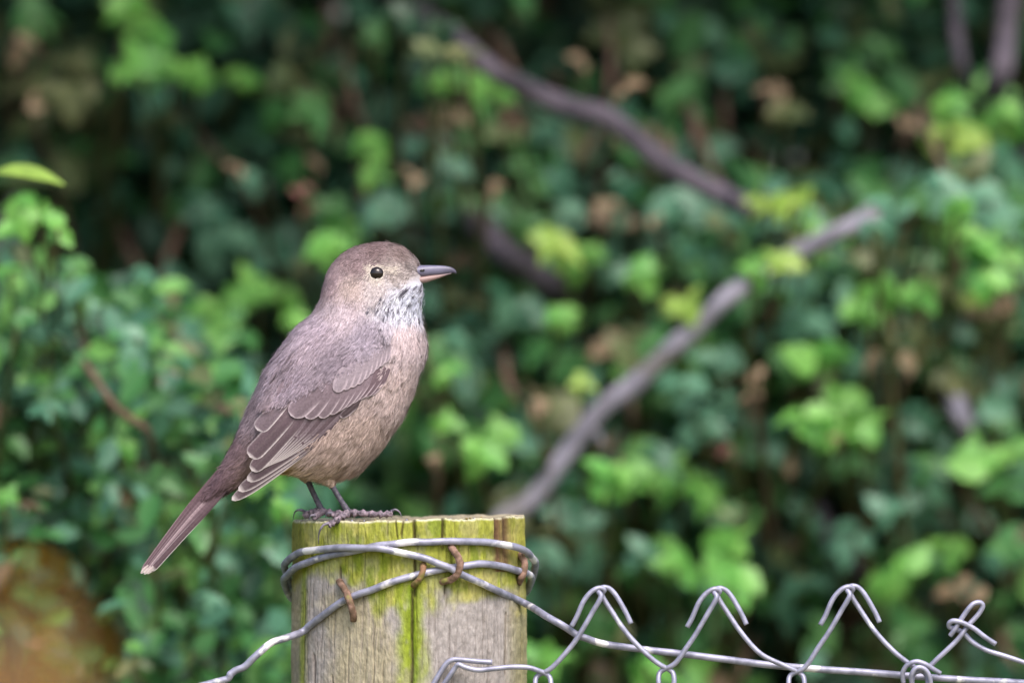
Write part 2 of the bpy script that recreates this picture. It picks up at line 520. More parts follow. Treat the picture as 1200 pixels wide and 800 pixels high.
# light handling dents
tw += (np.column_stack([vnoise(np.arange(len(tw)) / 5, np.full(len(tw), k)) for k in (1, 2, 3)]) - .5) * .0007
v, f = tube(tw, 4.25 * S, 14)
wire = part('tension_wire', v, f, M['zinc'], None, origin=tw[60])
tag(wire, 'thick galvanised wire wrapped twice round the top of the post and strung past both sides', 'wire')

# ------------------------------------------------------------------ chain-link mesh
FY = -.0605
fence = empty('chain_link_fence', (P(900, 800).x, FY, 0))
tag(fence, 'galvanised chain-link fence with bent-over wire ends hung along the thick wire', 'fence')
RW = 3.05 * S


def link_wire(pts, name='mesh_wire', rad=RW):
    q = []
    for p in pts:
        w = P(p[0], p[1]); q.append(np.array([w.x, FY + (p[2] if len(p) > 2 else 0) * S, w.z]))
    v, f = tube(q, rad, 9, 6)
    return part(name, v, f, M['zinc_thin'], fence)


NODES = {0: (510, 806), 1: (636, 786), 2: (779, 781), 3: (930, 785), 4: (1073, 783), 5: (1222, 788), 6: (1368, 794), 7: (1515, 798)}
PEAK = {1: (704, 686), 2: (838, 687), 3: (992.5, 684.5)}


def zigzag(node, side, first):
    """carry a wire on downwards from its first node to the ground, hooking its neighbour at each node"""
    out = list(first)
    x, y = NODES[node]
    half = 73
    sgn = side
    yy = y
    for kk in range(15):
        # eye: loops round the neighbour
        out += [(x - sgn * 6, yy + 1, 2.4), (x - sgn * 9, yy + 9, -1), (x - sgn * 8, yy + 18, -2.5), (x - sgn * 3, yy + 25, 0)] if kk == 0 else \
               [(x + sgn * 5, yy - 10, 3), (x - sgn * 5, yy, 0), (x - sgn * 5, yy + 8, -3), (x + sgn * 4, yy + 18, 0)]
        if kk == 0: x0 = x
        x = x + sgn * half; yy = yy + 128
        out.append((x - sgn * half * .55, yy - 70, 1))
        out += [(x - sgn * 6, yy - 9, -2.5), (x + sgn * 4, yy, 0), (x + sgn * 4, yy + 8, 2.5), (x - sgn * 6, yy + 18, 0)]
        x = x - sgn * half; yy = yy + 128
        out.append((x + sgn * half * .45, yy - 62, -1))
        if yy > 2900: break
    return out


for k in (1, 2, 3):
    px, py = PEAK[k]; a = NODES[k]; b = NODES[k + 1]
    # wire rising from the left node, hooked over the peak, its tail hanging to the right
    up = [(px + 34, py + 41, 3), (px + 28, py + 28, 3), (px + 17, py + 9, 4), (px + 9, py + .5, 4), (px + 1, py - 1, 2.5), (px - 4, py + 3, 0), (px - 1, py + 10, -4.5),
          (px - 11, py + 28, -4), (px - 25, py + 52, -3), (px - 36, py + 68, -2.5), (a[0] + 10, a[1] - 8, -1)]
    link_wire(zigzag(k, 1, up))
    # wire rising from the right node, its tail hanging to the left
    dn = [(px - 35, py + 44, -3), (px - 29, py + 33, -3), (px - 21, py + 15, -2.5), (px - 12, py + 4, -2), (px - 3, py - .5, -.5), (px + 3, py + 2, 2), (px + 1, py + 9, 5),
          (px + 12, py + 27, 4), (px + 30, py + 53, 1), (px + 52, py + 76, -1), (b[0] - 8, b[1] - 7, 0)]
    link_wire(zigzag(k + 1, -1, dn))
# the wires hooked together in front of the post
link_wire([(577, 771.5, -3), (560, 770.5, -4), (540, 768.5, -4.5), (530, 769, -4), (523, 774, -3), (515, 786, -2), (506, 802, -2), (490, 830, -1), (440, 905, 0), (437, 918, 2), (446, 930, 0), (508, 1040, 0), (510, 1050, -2), (440, 1170, 0), (440, 1190, 0), (508, 1300, 0), (440, 1430, 0), (508, 1560, 0), (440, 1700, 0)])
link_wire(zigzag(1, -1, [(514, 806, 0), (525, 791, -3), (534, 778, -4), (538, 774, -6), (545, 777, -6), (560, 780.5, -5), (578, 779, -5), (600, 777, -4), (618, 777.5, -4), (630, 781, -2)]))
# bent, crushed peak by the knot
link_wire(zigzag(4, 1, [(1108, 741, -2), (1113, 734, -4), (1120, 723, -4), (1129, 710, -4), (1136, 703.5, -3), (1143, 702.5, -1), (1146, 707, 0), (1141, 716, 0), (1131, 727, -1), (1123, 737, -3), (1117, 745, -3), (1106, 756, -3), (1093, 768, -2), (1082, 778, -1)]))
link_wire(zigzag(5, -1, [(1161, 750.5, -3), (1148, 742, -5), (1135, 732, -7), (1122, 725.5, -8), (1112, 723.5, -7), (1107, 726.5, -5), (1108, 731, -2), (1116, 734, 1), (1124, 738, 2), (1134, 748, 2), (1150, 757.5, 1), (1175, 765.5, 0), (1202, 775, 0), (1214, 781, 0)]))
for k, (px, py) in {5: (1292, 690), 6: (1440, 694)}.items():
    a = NODES[k]; b = NODES[k + 1]
    link_wire(zigzag(k, 1, [(px + 34, py + 41, 3), (px + 17, py + 9, 4), (px + 1, py - 1, 2.5), (px - 1, py + 10, -4.5), (px - 25, py + 52, -3), (a[0] + 10, a[1] - 8, -1)]))
    link_wire(zigzag(k + 1, -1, [(px - 35, py + 44, -3), (px - 21, py + 15, -2.5), (px - 3, py - .5, -.5), (px + 1, py + 9, 5), (px + 30, py + 53, 1), (b[0] - 8, b[1] - 7, 0)]))
# tie wire knotted round mesh and heavy wire
tie = []
for i in range(24):
    t = i / 23 * 4.3 * math.pi
    tie.append((1072 + 17 * math.sin(t * .5 + .6) * .5 + (i - 12) * .6, 784 - 14 * math.cos(t), 6 - 14 * math.sin(t)))
tie = [(1054, 796, -3), (1053, 784, -6), (1058, 775, -9), (1068, 770.5, -10), (1078, 773, -9), (1088, 779, -6), (1097, 784.5, -4)]
link_wire(tie, 'tie_wire', RW * .95)
link_wire([(1064, 800, -6), (1063, 786, -11), (1069, 777.5, -12), (1078, 779, -11), (1084, 788, -9), (1085, 802, -6), (1078, 812, 2), (1068, 808, 4), (1064, 800, -3)], 'tie_wire', RW * .95)

# ------------------------------------------------------------------ the bird
YB = -.036
SB = S * (CAM_D + YB) / CAM_D


def B(px, py, yp=0.0):
    """bird sketch units (photograph pixels, depth in the same unit) -> world"""
    px = np.asarray(px, float); py = np.asarray(py, float); yp = np.asarray(yp, float)
    return np.stack(np.broadcast_arrays((px - 600) * SB, YB + yp * SB, ZC - (py - 400) * SB), axis=-1)


bird = empty('bird', tuple(B(395, 604, -5)))
tag(bird, 'plump mauve-brown perching bird with white streaked throat, standing in profile on the post', 'bird')
ST = [  # upper outline, lower outline, half width
    ((492, 312.5), (494, 330), 4.5), ((486, 302), (495.5, 337), 8), ((475, 291.5), (494.5, 347), 15.5), ((460, 285), (493.5, 357), 23), ((444, 283.5), (493.5, 366), 29),
    ((425, 286), (494.5, 375), 31.5), ((408.5, 292), (497, 385), 34), ((395.5, 302), (499.5, 395), 37), ((386, 314.5), (500.5, 404), 41), ((380, 330), (500, 413), 46),
    ((375, 348), (498, 422), 51.5), ((365, 366), (494, 434), 57), ((348.5, 381), (488, 454), 62), ((329.5, 404.5), (478, 480), 66), ((313.5, 427), (465, 502), 66),
    ((302, 450), (449, 524), 62), ((292, 472), (424, 549), 55), ((283, 493), (393, 562), 46), ((273.5, 516), (357, 558), 35), ((262.5, 538), (318, 553), 24),
    ((251, 558.5), (286, 568), 16), ((240, 575), (258, 583), 9)]
D = crom([[*u, *w, h] for u, w, h in ST], 8)
_ln = np.linalg.norm(D[:, 0:2] - D[:, 2:4], axis=1)[:, None]
_dv = (D[:, 0:2] - D[:, 2:4]) / _ln * 1.6           # room for the feathers' own thickness
D[:, 0:2] -= _dv; D[:, 2:4] += _dv; D[:, 4] -= 1.2
NA = 72
ang = np.linspace(0, 2 * math.pi, NA, endpoint=False)
up = D[:, 0:2]; lo = D[:, 2:4]; hw = D[:, 4]
ctr = (up + lo) / 2; hv = (up - lo) / 2
ca, sa = np.cos(ang), np.sin(ang)
bx = ctr[:, 0][:, None] + hv[:, 0][:, None] * ca
by = ctr[:, 1][:, None] + hv[:, 1][:, None] * ca
bz = hw[:, None] * np.sign(sa) * np.abs(sa) ** .92
NSN = len(D)
body_px = np.stack([bx, by, bz], axis=-1)          # rows: along the body, columns: round it
flat = body_px.reshape(-1, 3)
a = (np.arange(NSN - 1)[:, None] * NA + np.arange(NA)[None, :]).ravel()
b = (np.arange(NSN - 1)[:, None] * NA + (np.arange(NA)[None, :] + 1) % NA).ravel()
bf = np.column_stack([a, b, b + NA, a + NA])
# caps as extra points at both ends
cap0 = ctr[0] + (4, -.5); cap1 = ctr[-1] + (-4, 4)
flat2 = np.vstack([flat, [[*cap0, 0]], [[*cap1, 0]]])
capf = [[i, (i + 1) % NA, len(flat)] for i in range(NA)] + [[(NSN - 1) * NA + (i + 1) % NA, (NSN - 1) * NA + i, len(flat) + 1] for i in range(NA)]
ANCH = [(445, 290, 124, 103, 98), (475, 299, 132, 113, 105), (390, 325, 150, 128, 126), (420, 305, 140, 118, 114), (470, 318, 170, 155, 144), (413, 336, 172, 152, 140),
        (445, 338, 178, 164, 156), (482, 350, 226, 224, 228), (462, 354, 208, 204, 206), (405, 362, 176, 158, 156), (372, 390, 168, 150, 152), (320, 430, 153, 136, 138),
        (295, 480, 142, 124, 124), (274, 522, 120, 98, 98), (255, 556, 108, 86, 88), (400, 415, 132, 118, 121), (432, 390, 148, 135, 139), (345, 445, 146, 130, 134),
        (480, 395, 184, 164, 158), (472, 450, 188, 166, 156), (432, 508, 184, 160, 146), (390, 552, 182, 155, 134), (335, 548, 208, 174, 130), (375, 522, 182, 157, 143)]
AXY = np.array([a[:2] for a in ANCH], float); AC = np.array([lin(*a[2:]) for a in ANCH]) * (.96, .99, 1.11)


def plum_col(x, y):
    d2 = (x[..., None] - AXY[:, 0]) ** 2 + (y[..., None] - AXY[:, 1]) ** 2 + 30
    w = 1 / d2 ** 2
    return (w[..., None] * AC).sum(-2) / w.sum(-1)[..., None]


THROAT = [(463, 341), (480, 332), (500, 331), (500, 371), (470, 370), (441, 366), (434, 354), (442, 346)]
bc = plum_col(flat2[:, 0], flat2[:, 1]) * .93
bw = B(flat2[:, 0], flat2[:, 1], flat2[:, 2])
body = part('body', bw, [list(map(int, q)) for q in bf] + capf, M['plumage'], bird, colors=bc, origin=B(405, 450))
bvh = BVHTree.FromPolygons([Vector(p) for p in flat2], [list(map(int, q)) for q in bf] + capf)


def skin(px, py):
    """near-side depth of the body under a sketch point, or None"""
    h = bvh.ray_cast(Vector((px, py, -400)), Vector((0, 0, 1)))
    return h[0].z if h[0] is not None else None


WA = np.array([455., 392.]); WT = np.array([272., 585.])
WD = (WT - WA) / np.linalg.norm(WT - WA); WLn = np.linalg.norm(WT - WA)


def wing_depth(px, py):
    q = np.array([px, py]) - WA
    a_ = float(q @ WD) / WLn
    b_ = float(q @ np.array([-WD[1], WD[0]]))
    pl = np.interp(a_, [-.1, 0, .15, .35, .6, .8, 1, 1.1], [44, 49, 58, 64, 54, 37, 20, 16]) - .0035 * b_ * b_
    h = skin(px, py)
    return max(pl, -h) if h is not None else pl


# --- fine plumage: each contour feather is a fan of barbs growing from the skin
nrm = np.cross(np.gradient(body_px, axis=0), np.roll(body_px, -1, axis=1) - np.roll(body_px, 1, axis=1))
nrm /= np.linalg.norm(nrm, axis=-1, keepdims=True) + 1e-9
outw = body_px - np.concatenate([ctr, np.zeros((NSN, 1))], axis=1)[:, None, :]
nrm *= np.sign((nrm * outw).sum(-1, keepdims=True) + 1e-9)
flow = np.gradient(body_px, axis=0)
flow /= np.linalg.norm(flow, axis=-1, keepdims=True) + 1e-9
WINGP = [(452, 404), (455, 438), (430, 459), (405, 483), (366, 515), (338, 532), (307, 556), (288, 566), (293, 540), (303, 505), (319, 478), (335, 458), (386, 449), (425, 426), (444, 409)]
SCAP = [(462, 380), (452, 402), (444, 411), (425, 427), (400, 440), (385, 450), (352, 462), (330, 474), (308, 478), (318, 440), (345, 405), (385, 380), (425, 370)]
BREAST = [(452, 385), (475, 385), (482, 430), (462, 452), (448, 440), (453, 415)]
area = np.linalg.norm(np.cross(np.gradient(body_px, axis=0), np.roll(body_px, -1, axis=1) - body_px), axis=-1)


def flen(x, y):
    hd = np.hypot(x - 446, y - 318)
    L = np.interp(hd, [0, 30, 50, 75, 110, 200], [5.5, 6.5, 8.5, 12, 15, 18])
    L = np.where((x < 330) & (y > 480), 15, L)
    return L


Ls = flen(bx, by)
wgt = area / (Ls * Ls * .30)
ok = ~(inpoly(bx, by, WINGP)) | inpoly(bx, by, SCAP)
ok &= np.hypot(bx - 441.8, by - 320.7) > 8.5
ok &= ~inpoly(bx, by, [(473, 323), (500, 317), (502, 332), (479, 333.5)])
wgt = wgt * ok
NF = int(wgt.sum() * 3.4)
pick = rng.choice(wgt.size, NF, p=(wgt / wgt.sum()).ravel())
ri, ci = np.unravel_index(pick, wgt.shape)
fi = np.clip(ri + rng.random(NF) - .5, 0, NSN - 1.001); gi = ci + rng.random(NF) - .5
i0 = fi.astype(int); u = (fi - i0)[:, None]; j0 = np.floor(gi).astype(int); w_ = (gi - j0)[:, None]


def samp(A):
    return (A[i0, j0 % NA] * (1 - u) + A[i0 + 1, j0 % NA] * u) * (1 - w_) + (A[i0, (j0 + 1) % NA] * (1 - u) + A[i0 + 1, (j0 + 1) % NA] * u) * w_


p0 = samp(body_px); n0 = samp(nrm); f0 = samp(flow)
n0 /= np.linalg.norm(n0, axis=1)[:, None]
f0 = f0 - n0 * (f0 * n0).sum(1)[:, None]
f0 += rng.normal(0, .11, f0.shape); f0 -= n0 * (f0 * n0).sum(1)[:, None]
f0 /= np.linalg.norm(f0, axis=1)[:, None]
s0 = np.cross(n0, f0)
FL = flen(p0[:, 0], p0[:, 1]) * rng.uniform(.9, 1.5, NF)
thr = inpoly(p0[:, 0], p0[:, 1], THROAT)
FL = np.where(thr, rng.uniform(11, 19, NF), FL)
belly = (p0[:, 1] > 500) & (p0[:, 0] > 330)
FL = np.where(belly, FL * 1.15, FL)
lift = np.zeros(NF)
sc_in = inpoly(p0[:, 0], p0[:, 1], SCAP)
wd_ = np.array([wing_depth(x, y) if q else 0 for x, y, q in zip(p0[:, 0], p0[:, 1], sc_in)])
BORD = crom([(456, 398), (444, 411), (425, 427), (400, 440), (385, 450), (352, 462), (330, 474), (308, 480)], 8)
bd = np.sqrt(((p0[:, None, :2] - BORD[None]) ** 2).sum(-1)).min(1)
over = np.where(sc_in, 1 - sstep(8, 30, bd), 0)
FL = np.where(sc_in, np.minimum(FL, bd * .9 + 7), FL)
lift = np.where(sc_in, np.maximum(wd_ - np.abs(p0[:, 2]), 0) * (np.abs(p0[:, 2]) > 20) + .6 + 2.6 * over, 0)
lift += np.where(inpoly(p0[:, 0], p0[:, 1], BREAST), 3.0, 0)
sidey = np.sign(p0[:, 2])
p0[:, 2] += np.where(lift > 0, sidey * lift, 0)
fc = plum_col(p0[:, 0], p0[:, 1])
tone = np.clip(rng.normal(1, .085, NF), .75, 1.25)
crown = (p0[:, 1] < 318) & (p0[:, 0] > 395)
tone = np.where(crown & (rng.random(NF) < .3), tone * .62, tone)
tone = np.where((np.hypot(p0[:, 0] - 425, p0[:, 1] - 340) < 22) & (rng.random(NF) < .22), tone * .72, tone)
strk = thr & (rng.random(NF) < .24)
tone = np.where(thr, tone * rng.uniform(.72, 1.05, NF), tone)
tone = tone * (.86 + .28 * fbm(p0[:, 0] / 9 + 4, p0[:, 1] / 7 + sidey * 30, 3))
fc = fc * tone[:, None]
fc[strk] = lin(96, 92, 102)
ringd = np.hypot(p0[:, 0] - 441.8, (p0[:, 1] - 320.7))
er = (ringd < 9 + 5 * rng.random(NF)) & (np.abs(p0[:, 2]) > 10)
fc[er] = fc[er] * .45 + lin(196, 184, 172) * tone[er][:, None] * .55
brow = (np.abs(p0[:, 1] - (312 + .12 * (p0[:, 0] - 442))) < 3.2) & (p0[:, 0] > 432) & (p0[:, 0] < 472)
fc[brow] = fc[brow] * .25 + lin(196, 184, 172) * .75
lore = (np.abs(p0[:, 1] - 321) < 2.6) & (p0[:, 0] > 450) & (p0[:, 0] < 476)
fc[lore] *= .66
ear = (np.abs(p0[:, 1] - (321 - .25 * (p0[:, 0] - 433))) < 2.4) & (p0[:, 0] > 408) & (p0[:, 0] < 433)
fc[ear] *= .74
NBARB = 20
wid = np.where(strk, .035, np.where(thr, .11, np.where(belly, .17, .23)))
SV, SF, SC = [], [], []
for kx in range(NBARB):
    t0 = rng.uniform(0, .55, NF); sg = rng.choice([-1, 1], NF) * rng.uniform(.1, 1, NF)
    base = p0 + f0 * (FL * t0)[:, None] + n0 * (FL * .05 * t0)[:, None]
    base = base + s0 * rng.normal(0, 2.0, NF)[:, None] * np.where(thr, .4, 1)[:, None] + f0 * rng.normal(0, 2.0, NF)[:, None]
    ln = FL * (1 - t0) * rng.uniform(.75, 1.05, NF) * (1 - .25 * np.abs(sg))
    side = s0 * (sg * wid * FL * (1 - t0 * .6))[:, None]
    hgt = FL * rng.uniform(.01, .06, NF)
    hgt = np.where(rng.random(NF) < .07, hgt * 3.2, hgt)
    hgt = np.where(thr, hgt * 1.8, hgt)
    mid = base + f0 * (ln * .5)[:, None] + side * .62 + n0 * (hgt + .35 + 2.0 * over)[:, None]
    tip = base + f0 * ln[:, None] + side + n0 * (hgt * .9 + 3.2 * over)[:, None]
    hwid = np.where(strk, .26, np.where(crown | er | thr, .34, .44))[:, None] * rng.uniform(.7, 1.2, NF)[:, None]
    e = s0 * hwid
    q = np.stack([base - e * .7, base + e * .7, mid + e, mid - e, tip + e * .25, tip - e * .25], axis=1)
    o = kx * NF * 6
    idx = np.arange(NF)[:, None] * 6 + o
    SV.append(q.reshape(-1, 3))
    SF.append(np.concatenate([idx + [0, 1, 2, 3], idx + [3, 2, 4, 5]], axis=0))
    bt = np.clip(rng.normal(1, .19, NF), .5, 1.5)
    cc = (fc * bt[:, None])[:, None, :] * np.array([.86, .86, 1.0, 1.0, 1.1, 1.1])[None, :, None]
    SC.append(cc.reshape(-1, 3))
SV = np.vstack(SV); SF = np.vstack(SF); SC = np.clip(np.vstack(SC), 0, .92)
pl = part('plumage', B(SV[:, 0], SV[:, 1], SV[:, 2]), SF, M['plumage'], body, colors=SC, smooth=False, origin=B(405, 450))
tag(pl, kind='stuff')

# --- flight feathers and coverts, one by one
GEN = {}


def feather(name, base, tip, W, layer, parent, side, dark, edge_c, bend=0.0, point=.22, shaft=.85, lift=0.0, flat_depth=None, camber=.12, edge_w=.16):
    nl, nw = 16, 11
    b0 = np.array(base, float); t0 = np.array(tip, float)
    d = t0 - b0; L = np.linalg.norm(d); d /= L; nn = np.array([-d[1], d[0]])
    V, Cc = [], []
    for i in range(nl):
        t = i / (nl - 1)
        t = 1 - (1 - t) ** 1.5
        prof = min(1, .35 + t / .35 * .65) if t < .35 else 1.0
        if t > 1 - point:
            prof *= math.sqrt(max(0, 1 - ((t - 1 + point) / point) ** 2.2)) * .98 + .02
        c2 = b0 + d * L * t + nn * bend * math.sin(t * math.pi)
        for j in range(nw):
            s = -1 + 2 * j / (nw - 1)
            p = c2 + nn * s * W / 2 * prof
            dep = (wing_depth(*p) if flat_depth is None else flat_depth(t)) + layer + lift * t - camber * s * s
            V.append((p[0], p[1], -dep * side))
            es = abs(s)
            rim = max(sstep(1 - edge_w * 1.7, 1 - edge_w * .5, es) * sstep(.25, .6, t) * (.4 if s > 0 else 1), sstep(1 - edge_w * .4, 1, t))
            sh = math.exp(-(s / .09) ** 2) * .35 * shaft
            tone = (1 + .16 * s + .07 * math.sin(j * 9.1 + i * 1.7)) * (1.04 - .10 * t)
            c = np.array(dark) * tone * (1 - sh) + lin(168, 150, 152) * sh * .5
            Cc.append(c * (1 - rim) + np.array(edge_c) * rim)
    F = []
    for i in range(nl - 1):
        for j in range(nw - 1):
            k_ = i * nw + j
            F.append([k_, k_ + 1, k_ + nw + 1, k_ + nw])
    V = np.array(V)
    return part(name, B(V[:, 0], V[:, 1], V[:, 2]), F, M['feather'], parent, colors=np.array(Cc))


dk = lin(101, 84, 91); dk2 = lin(95, 79, 86); md = lin(122, 106, 114); lt = lin(142, 129, 137); eg = lin(224, 210, 212); eg2 = lin(200, 182, 190)
PRIM = [  # base, tip, width, colour, pointedness : the lowest layer first
    ((402, 488), (272, 585.5), 15, dk2, .22), ((404, 486), (280, 574.5), 15, dk2, .16), ((402, 484), (290.5, 562.5), 15, dk2, .14),
    *[((402 - 5.0 * k, 485 - 2.0 * k), (317 - 2.7 * k, 541 + 1.6 * k), 11, dk if k % 2 else md, .2) for k in range(7)]]
TERT = [((368, 468), (295.5, 551), 17, dk, .12), ((358, 460), (293.5, 535), 21, dk, .12), ((346, 448), (302.5, 503.5), 19, md, .14), ((338, 444), (321, 476), 15, md, .3)]
GCOV = [((457, 432), (433, 463), 9, dk, .3), ((452, 430), (429, 464.5), 9, dk, .3), ((445, 432), (420, 467.5), 10, dk, .3), ((438, 434), (412, 472), 10, md, .3), ((430, 438), (404, 476.5), 11, md, .3), ((421, 441), (396, 481), 11, md, .3),
        ((412, 444), (388, 485), 13, md, .3), ((402, 446), (376, 489), 15, md, .28), ((391, 446), (360, 489.5), 18, md, .26), ((380, 446), (342, 486.5), 25, md, .3)]
MCOV = [((455, 398), (452, 425), 9, lt, .4), ((451, 400), (447, 429), 9, lt, .4), ((446, 404), (441, 433), 9, lt, .4), ((441, 408), (435, 438), 10, lt, .4), ((436, 412), (428, 444), 10, lt, .4), ((430, 417), (420.5, 450), 11, lt, .4), ((423, 421), (413, 453.5), 12, lt, .4), ((414, 426), (405, 456.5), 13, lt, .4), ((405, 430), (395, 459), 16, lt, .4)]
for side in (1, -1):
    # the folded arm that carries the feathers
    wp = np.array([(460, 384), (456, 436), (430, 459), (405, 483), (366, 513), (320, 541), (308, 532), (314, 500), (318, 462), (336, 425), (375, 390), (425, 376)], float)
    V = []; c0 = wp.mean(0)
    grid = []
    for q in (1.0, .84, .6, .4, .2):
        for p in wp:
            pp = c0 + (p - c0) * q
            V.append((pp[0], pp[1], -(wing_depth(*pp) + (.2 if q < 1 else -3)) * side))
    V.append((c0[0], c0[1], -(wing_depth(*c0) + .2) * side))
    n12 = len(wp)
    F = [[r * n12 + i, r * n12 + (i + 1) % n12, (r + 1) * n12 + (i + 1) % n12, (r + 1) * n12 + i] for r in range(4) for i in range(n12)] + [[4 * n12 + i, 4 * n12 + (i + 1) % n12, 5 * n12] for i in range(n12)]
    V = np.array(V)
    wing = part('wing', B(V[:, 0], V[:, 1], V[:, 2]), F, M['plumage'], bird, colors=plum_col(V[:, 0], V[:, 1]) * .9)
    lay = 1.6
    for b_, t_, w, c, pt in PRIM:
        feather('primary_feather', b_, t_, w, lay, wing, side, c, eg, bend=-3 * side * 0 - 2.5, point=pt, edge_w=.15); lay += .22
    for b_, t_, w, c, pt in TERT:
        feather('tertial_feather', b_, t_, w, lay, wing, side, c, eg, bend=-2, point=pt, edge_w=.13); lay += .26
    for b_, t_, w, c, pt in GCOV:
        feather('greater_covert', b_, t_, w, lay, wing, side, c, eg2, bend=-1.5, point=pt, edge_w=.15, shaft=.5); lay += .15
    feather('alula_feather', (424, 466), (400, 488.5), 9, lay - 1.9, wing, side, lin(74, 62, 66), eg2, bend=-1, point=.3)
    for b_, t_, w, c, pt in MCOV:
        feather('median_covert', b_, t_, w, lay, wing, side, c, lin(172, 156, 164), bend=-1, point=pt, edge_w=.26, shaft=.3); lay += .13

# --- tail
tv, tf_ = tube(B([274, 264, 253, 244], [546, 561, 575, 586], [0, 0, 0, 0]), np.array([6, 7, 6.5, 5]) * SB, 16, 4)
tail = part('tail', tv, tf_, M['plumage'], bird, colors=np.tile(lin(112, 92, 94), (len(tv), 1)))
for side in (1, -1):
    for k in range(6):
        q = k / 5
        feather('tail_feather', (257 + 11 * q, 549 + 23 * q), (167.5 + 10 * q - (0 if side > 0 else 1), 669.5 + 2 * math.sin(q * 3) - 1.5 * q), 7.2, 0, tail, side,
                (lin(92, 73, 79), lin(86, 68, 74), lin(100, 82, 88), lin(136, 117, 122), lin(96, 78, 84), lin(84, 67, 73))[k], lin(188, 170, 174) if k not in (3, 5) else lin(232, 222, 222), bend=1.0, point=.05, shaft=.6,
                flat_depth=lambda t, k=k: (1.2 + k * 1.5) * (1.0 - .35 * t) + 1, camber=.4, edge_w=.09)
# under-tail fluff handled by the plumage; white worn tips
for k, (x, y) in enumerate([(168, 668.5), (171, 670), (174, 670)]):
    feather('tail_tip', (x + 6, y - 7), (x - 2.6 + k * .8, y + 2.8 - k * .5), 3.6, 0, tail, 1, lin(176, 160, 158), lin(240, 236, 234), point=.4, flat_depth=lambda t, k=k: 9.6 + k * .5, camber=.3)

# --- bill
BN = 40
def bill_part(name, prof, cfun):
    """prof rows: x, top y, bottom y, half width"""
    d = crom(prof, 6)
    V = []; seg = 20
    aa = np.linspace(0, 2 * math.pi, seg, endpoint=False)
    for x, yt, yb, w in d:
        for t in aa:
            c, s = math.cos(t), math.sin(t)
            V.append((x, (yt + yb) / 2 - (yb - yt) / 2 * math.copysign(abs(c) ** .85, c), w * s))
    n = len(d); V = np.array(V)
    F = [[i * seg + j, i * seg + (j + 1) % seg, (i + 1) * seg + (j + 1) % seg, (i + 1) * seg + j] for i in range(n - 1) for j in range(seg)]
    F += [list(range(seg))[::-1], [(n - 1) * seg + j for j in range(seg)]]
    Cc = np.array([cfun(*p) for p in V])
    return part(name, B(V[:, 0], V[:, 1], V[:, 2]), F, M['bill'], bird, colors=Cc)


upper = bill_part('upper_mandible', [(474, 322, 327, 17.5), (481, 315.5, 325.8, 12.8), (489, 311.5, 324.6, 9.2), (497, 310.8, 324, 6.8), (506, 310.8, 322.8, 5.0), (516, 311, 321.8, 3.9), (525, 312, 320.6, 2.8), (531, 314.2, 319.8, 1.8), (534.2, 317, 320.6, .9), (534.8, 319, 321.8, .4)],
          lambda x, y, z: (lin(104, 100, 122) * (1 - sstep(512, 534, x)) + lin(70, 66, 84) * sstep(512, 534, x)) * (1 - .0 * y) + lin(60, 50, 55) * .35 * sstep(319, 324, y))
lower = bill_part('lower_mandible', [(470, 327.4, 328.6, 20), (477, 325.6, 331, 15.5), (485, 324.2, 332.6, 11.2), (496, 323.2, 331.8, 6.4), (506, 322.2, 329, 4.1), (515, 321.4, 326, 3.1), (523, 320.4, 322.9, 2.0), (529, 319.6, 320.8, .9)],
          lambda x, y, z: lin(146, 120, 118) * (1 - sstep(514, 527, x)) + lin(112, 96, 104) * sstep(514, 527, x))
v, f = tube(B([492.2, 494, 496.5, 498], [317.4, 317, 316.6, 316.5], [-8.3, -8.0, -7.3, -6.9]), np.array([.5, 1.2, 1.1, .4]) * SB, 10, 4)
part('nostril', v, f, M['eye'], upper)
v, f = tube(B([492.2, 494, 496.5, 498], [317.4, 317, 316.6, 316.5], [8.3, 8.0, 7.3, 6.9]), np.array([.5, 1.2, 1.1, .4]) * SB, 10, 4)
part('nostril', v, f, M['eye'], upper)
# --- eyes
hd = -skin(441.8, 320.7)
for side in (1, -1):
    c = B(441.8, 320.7, -(hd - 1.9) * side)
    V, F = [], []
    nu, nv = 20, 28
    for i in range(nu + 1):
        p = math.pi * i / nu
        for j in range(nv):
            q = 2 * math.pi * j / nv
            V.append(c + np.array([8.7 * math.sin(p) * math.cos(q), -6.4 * math.cos(p) * side, 8.1 * math.sin(p) * math.sin(q)]) * SB)
    for i in range(nu):
        for j in range(nv):
            F.append([i * nv + j, i * nv + (j + 1) % nv, (i + 1) * nv + (j + 1) % nv, (i + 1) * nv + j])
    eye = part('eye', V, F, M['eye'], bird)
    # rim of tiny pale feathers
    t = np.linspace(0, 2 * math.pi, 33)
    ex, ey = 441.8 + 8.4 * np.cos(t), 320.7 + 7.6 * np.sin(t)
    v, f = tube(B(ex, ey, [-(-(skin(x, y)) + .6) * side for x, y in zip(ex, ey)]), .75 * SB * (1 + .4 * np.sin(t * 9)), 8)
    part('eye_rim', v, f, M['plumage'], eye, colors=np.tile(lin(204, 194, 184), (len(v), 1)) * (np.abs(np.sin(np.arange(len(v)) * .7)) * .4 + .7)[:, None])


# --- legs and feet
def lumpy(pts, rad, name, mat, parent, lumps=5, amp=.28, n=8, seg=12):
    d = crom(np.column_stack([pts, np.full(len(pts), 1.0) * rad]), n)
    t = np.linspace(0, 1, len(d))
    r = d[:, 3] * (1 + amp * np.cos(t * lumps * 2 * math.pi))
    r[-1] *= .6
    v, f = tube(d[:, :3], r, seg)
    jit = (vnoise(v[:, 0] * 1500, v[:, 2] * 1500 + v[:, 1] * 900) - .5)[:, None] * .0011
    return part(name, v + jit, f, mat, parent)


def claw(pts, r0, parent):
    v, f = tube(pts, np.linspace(r0, r0 * .15, len(pts)) * SB, 8, 6)
    return part('claw', v, f, M['claw'], parent)


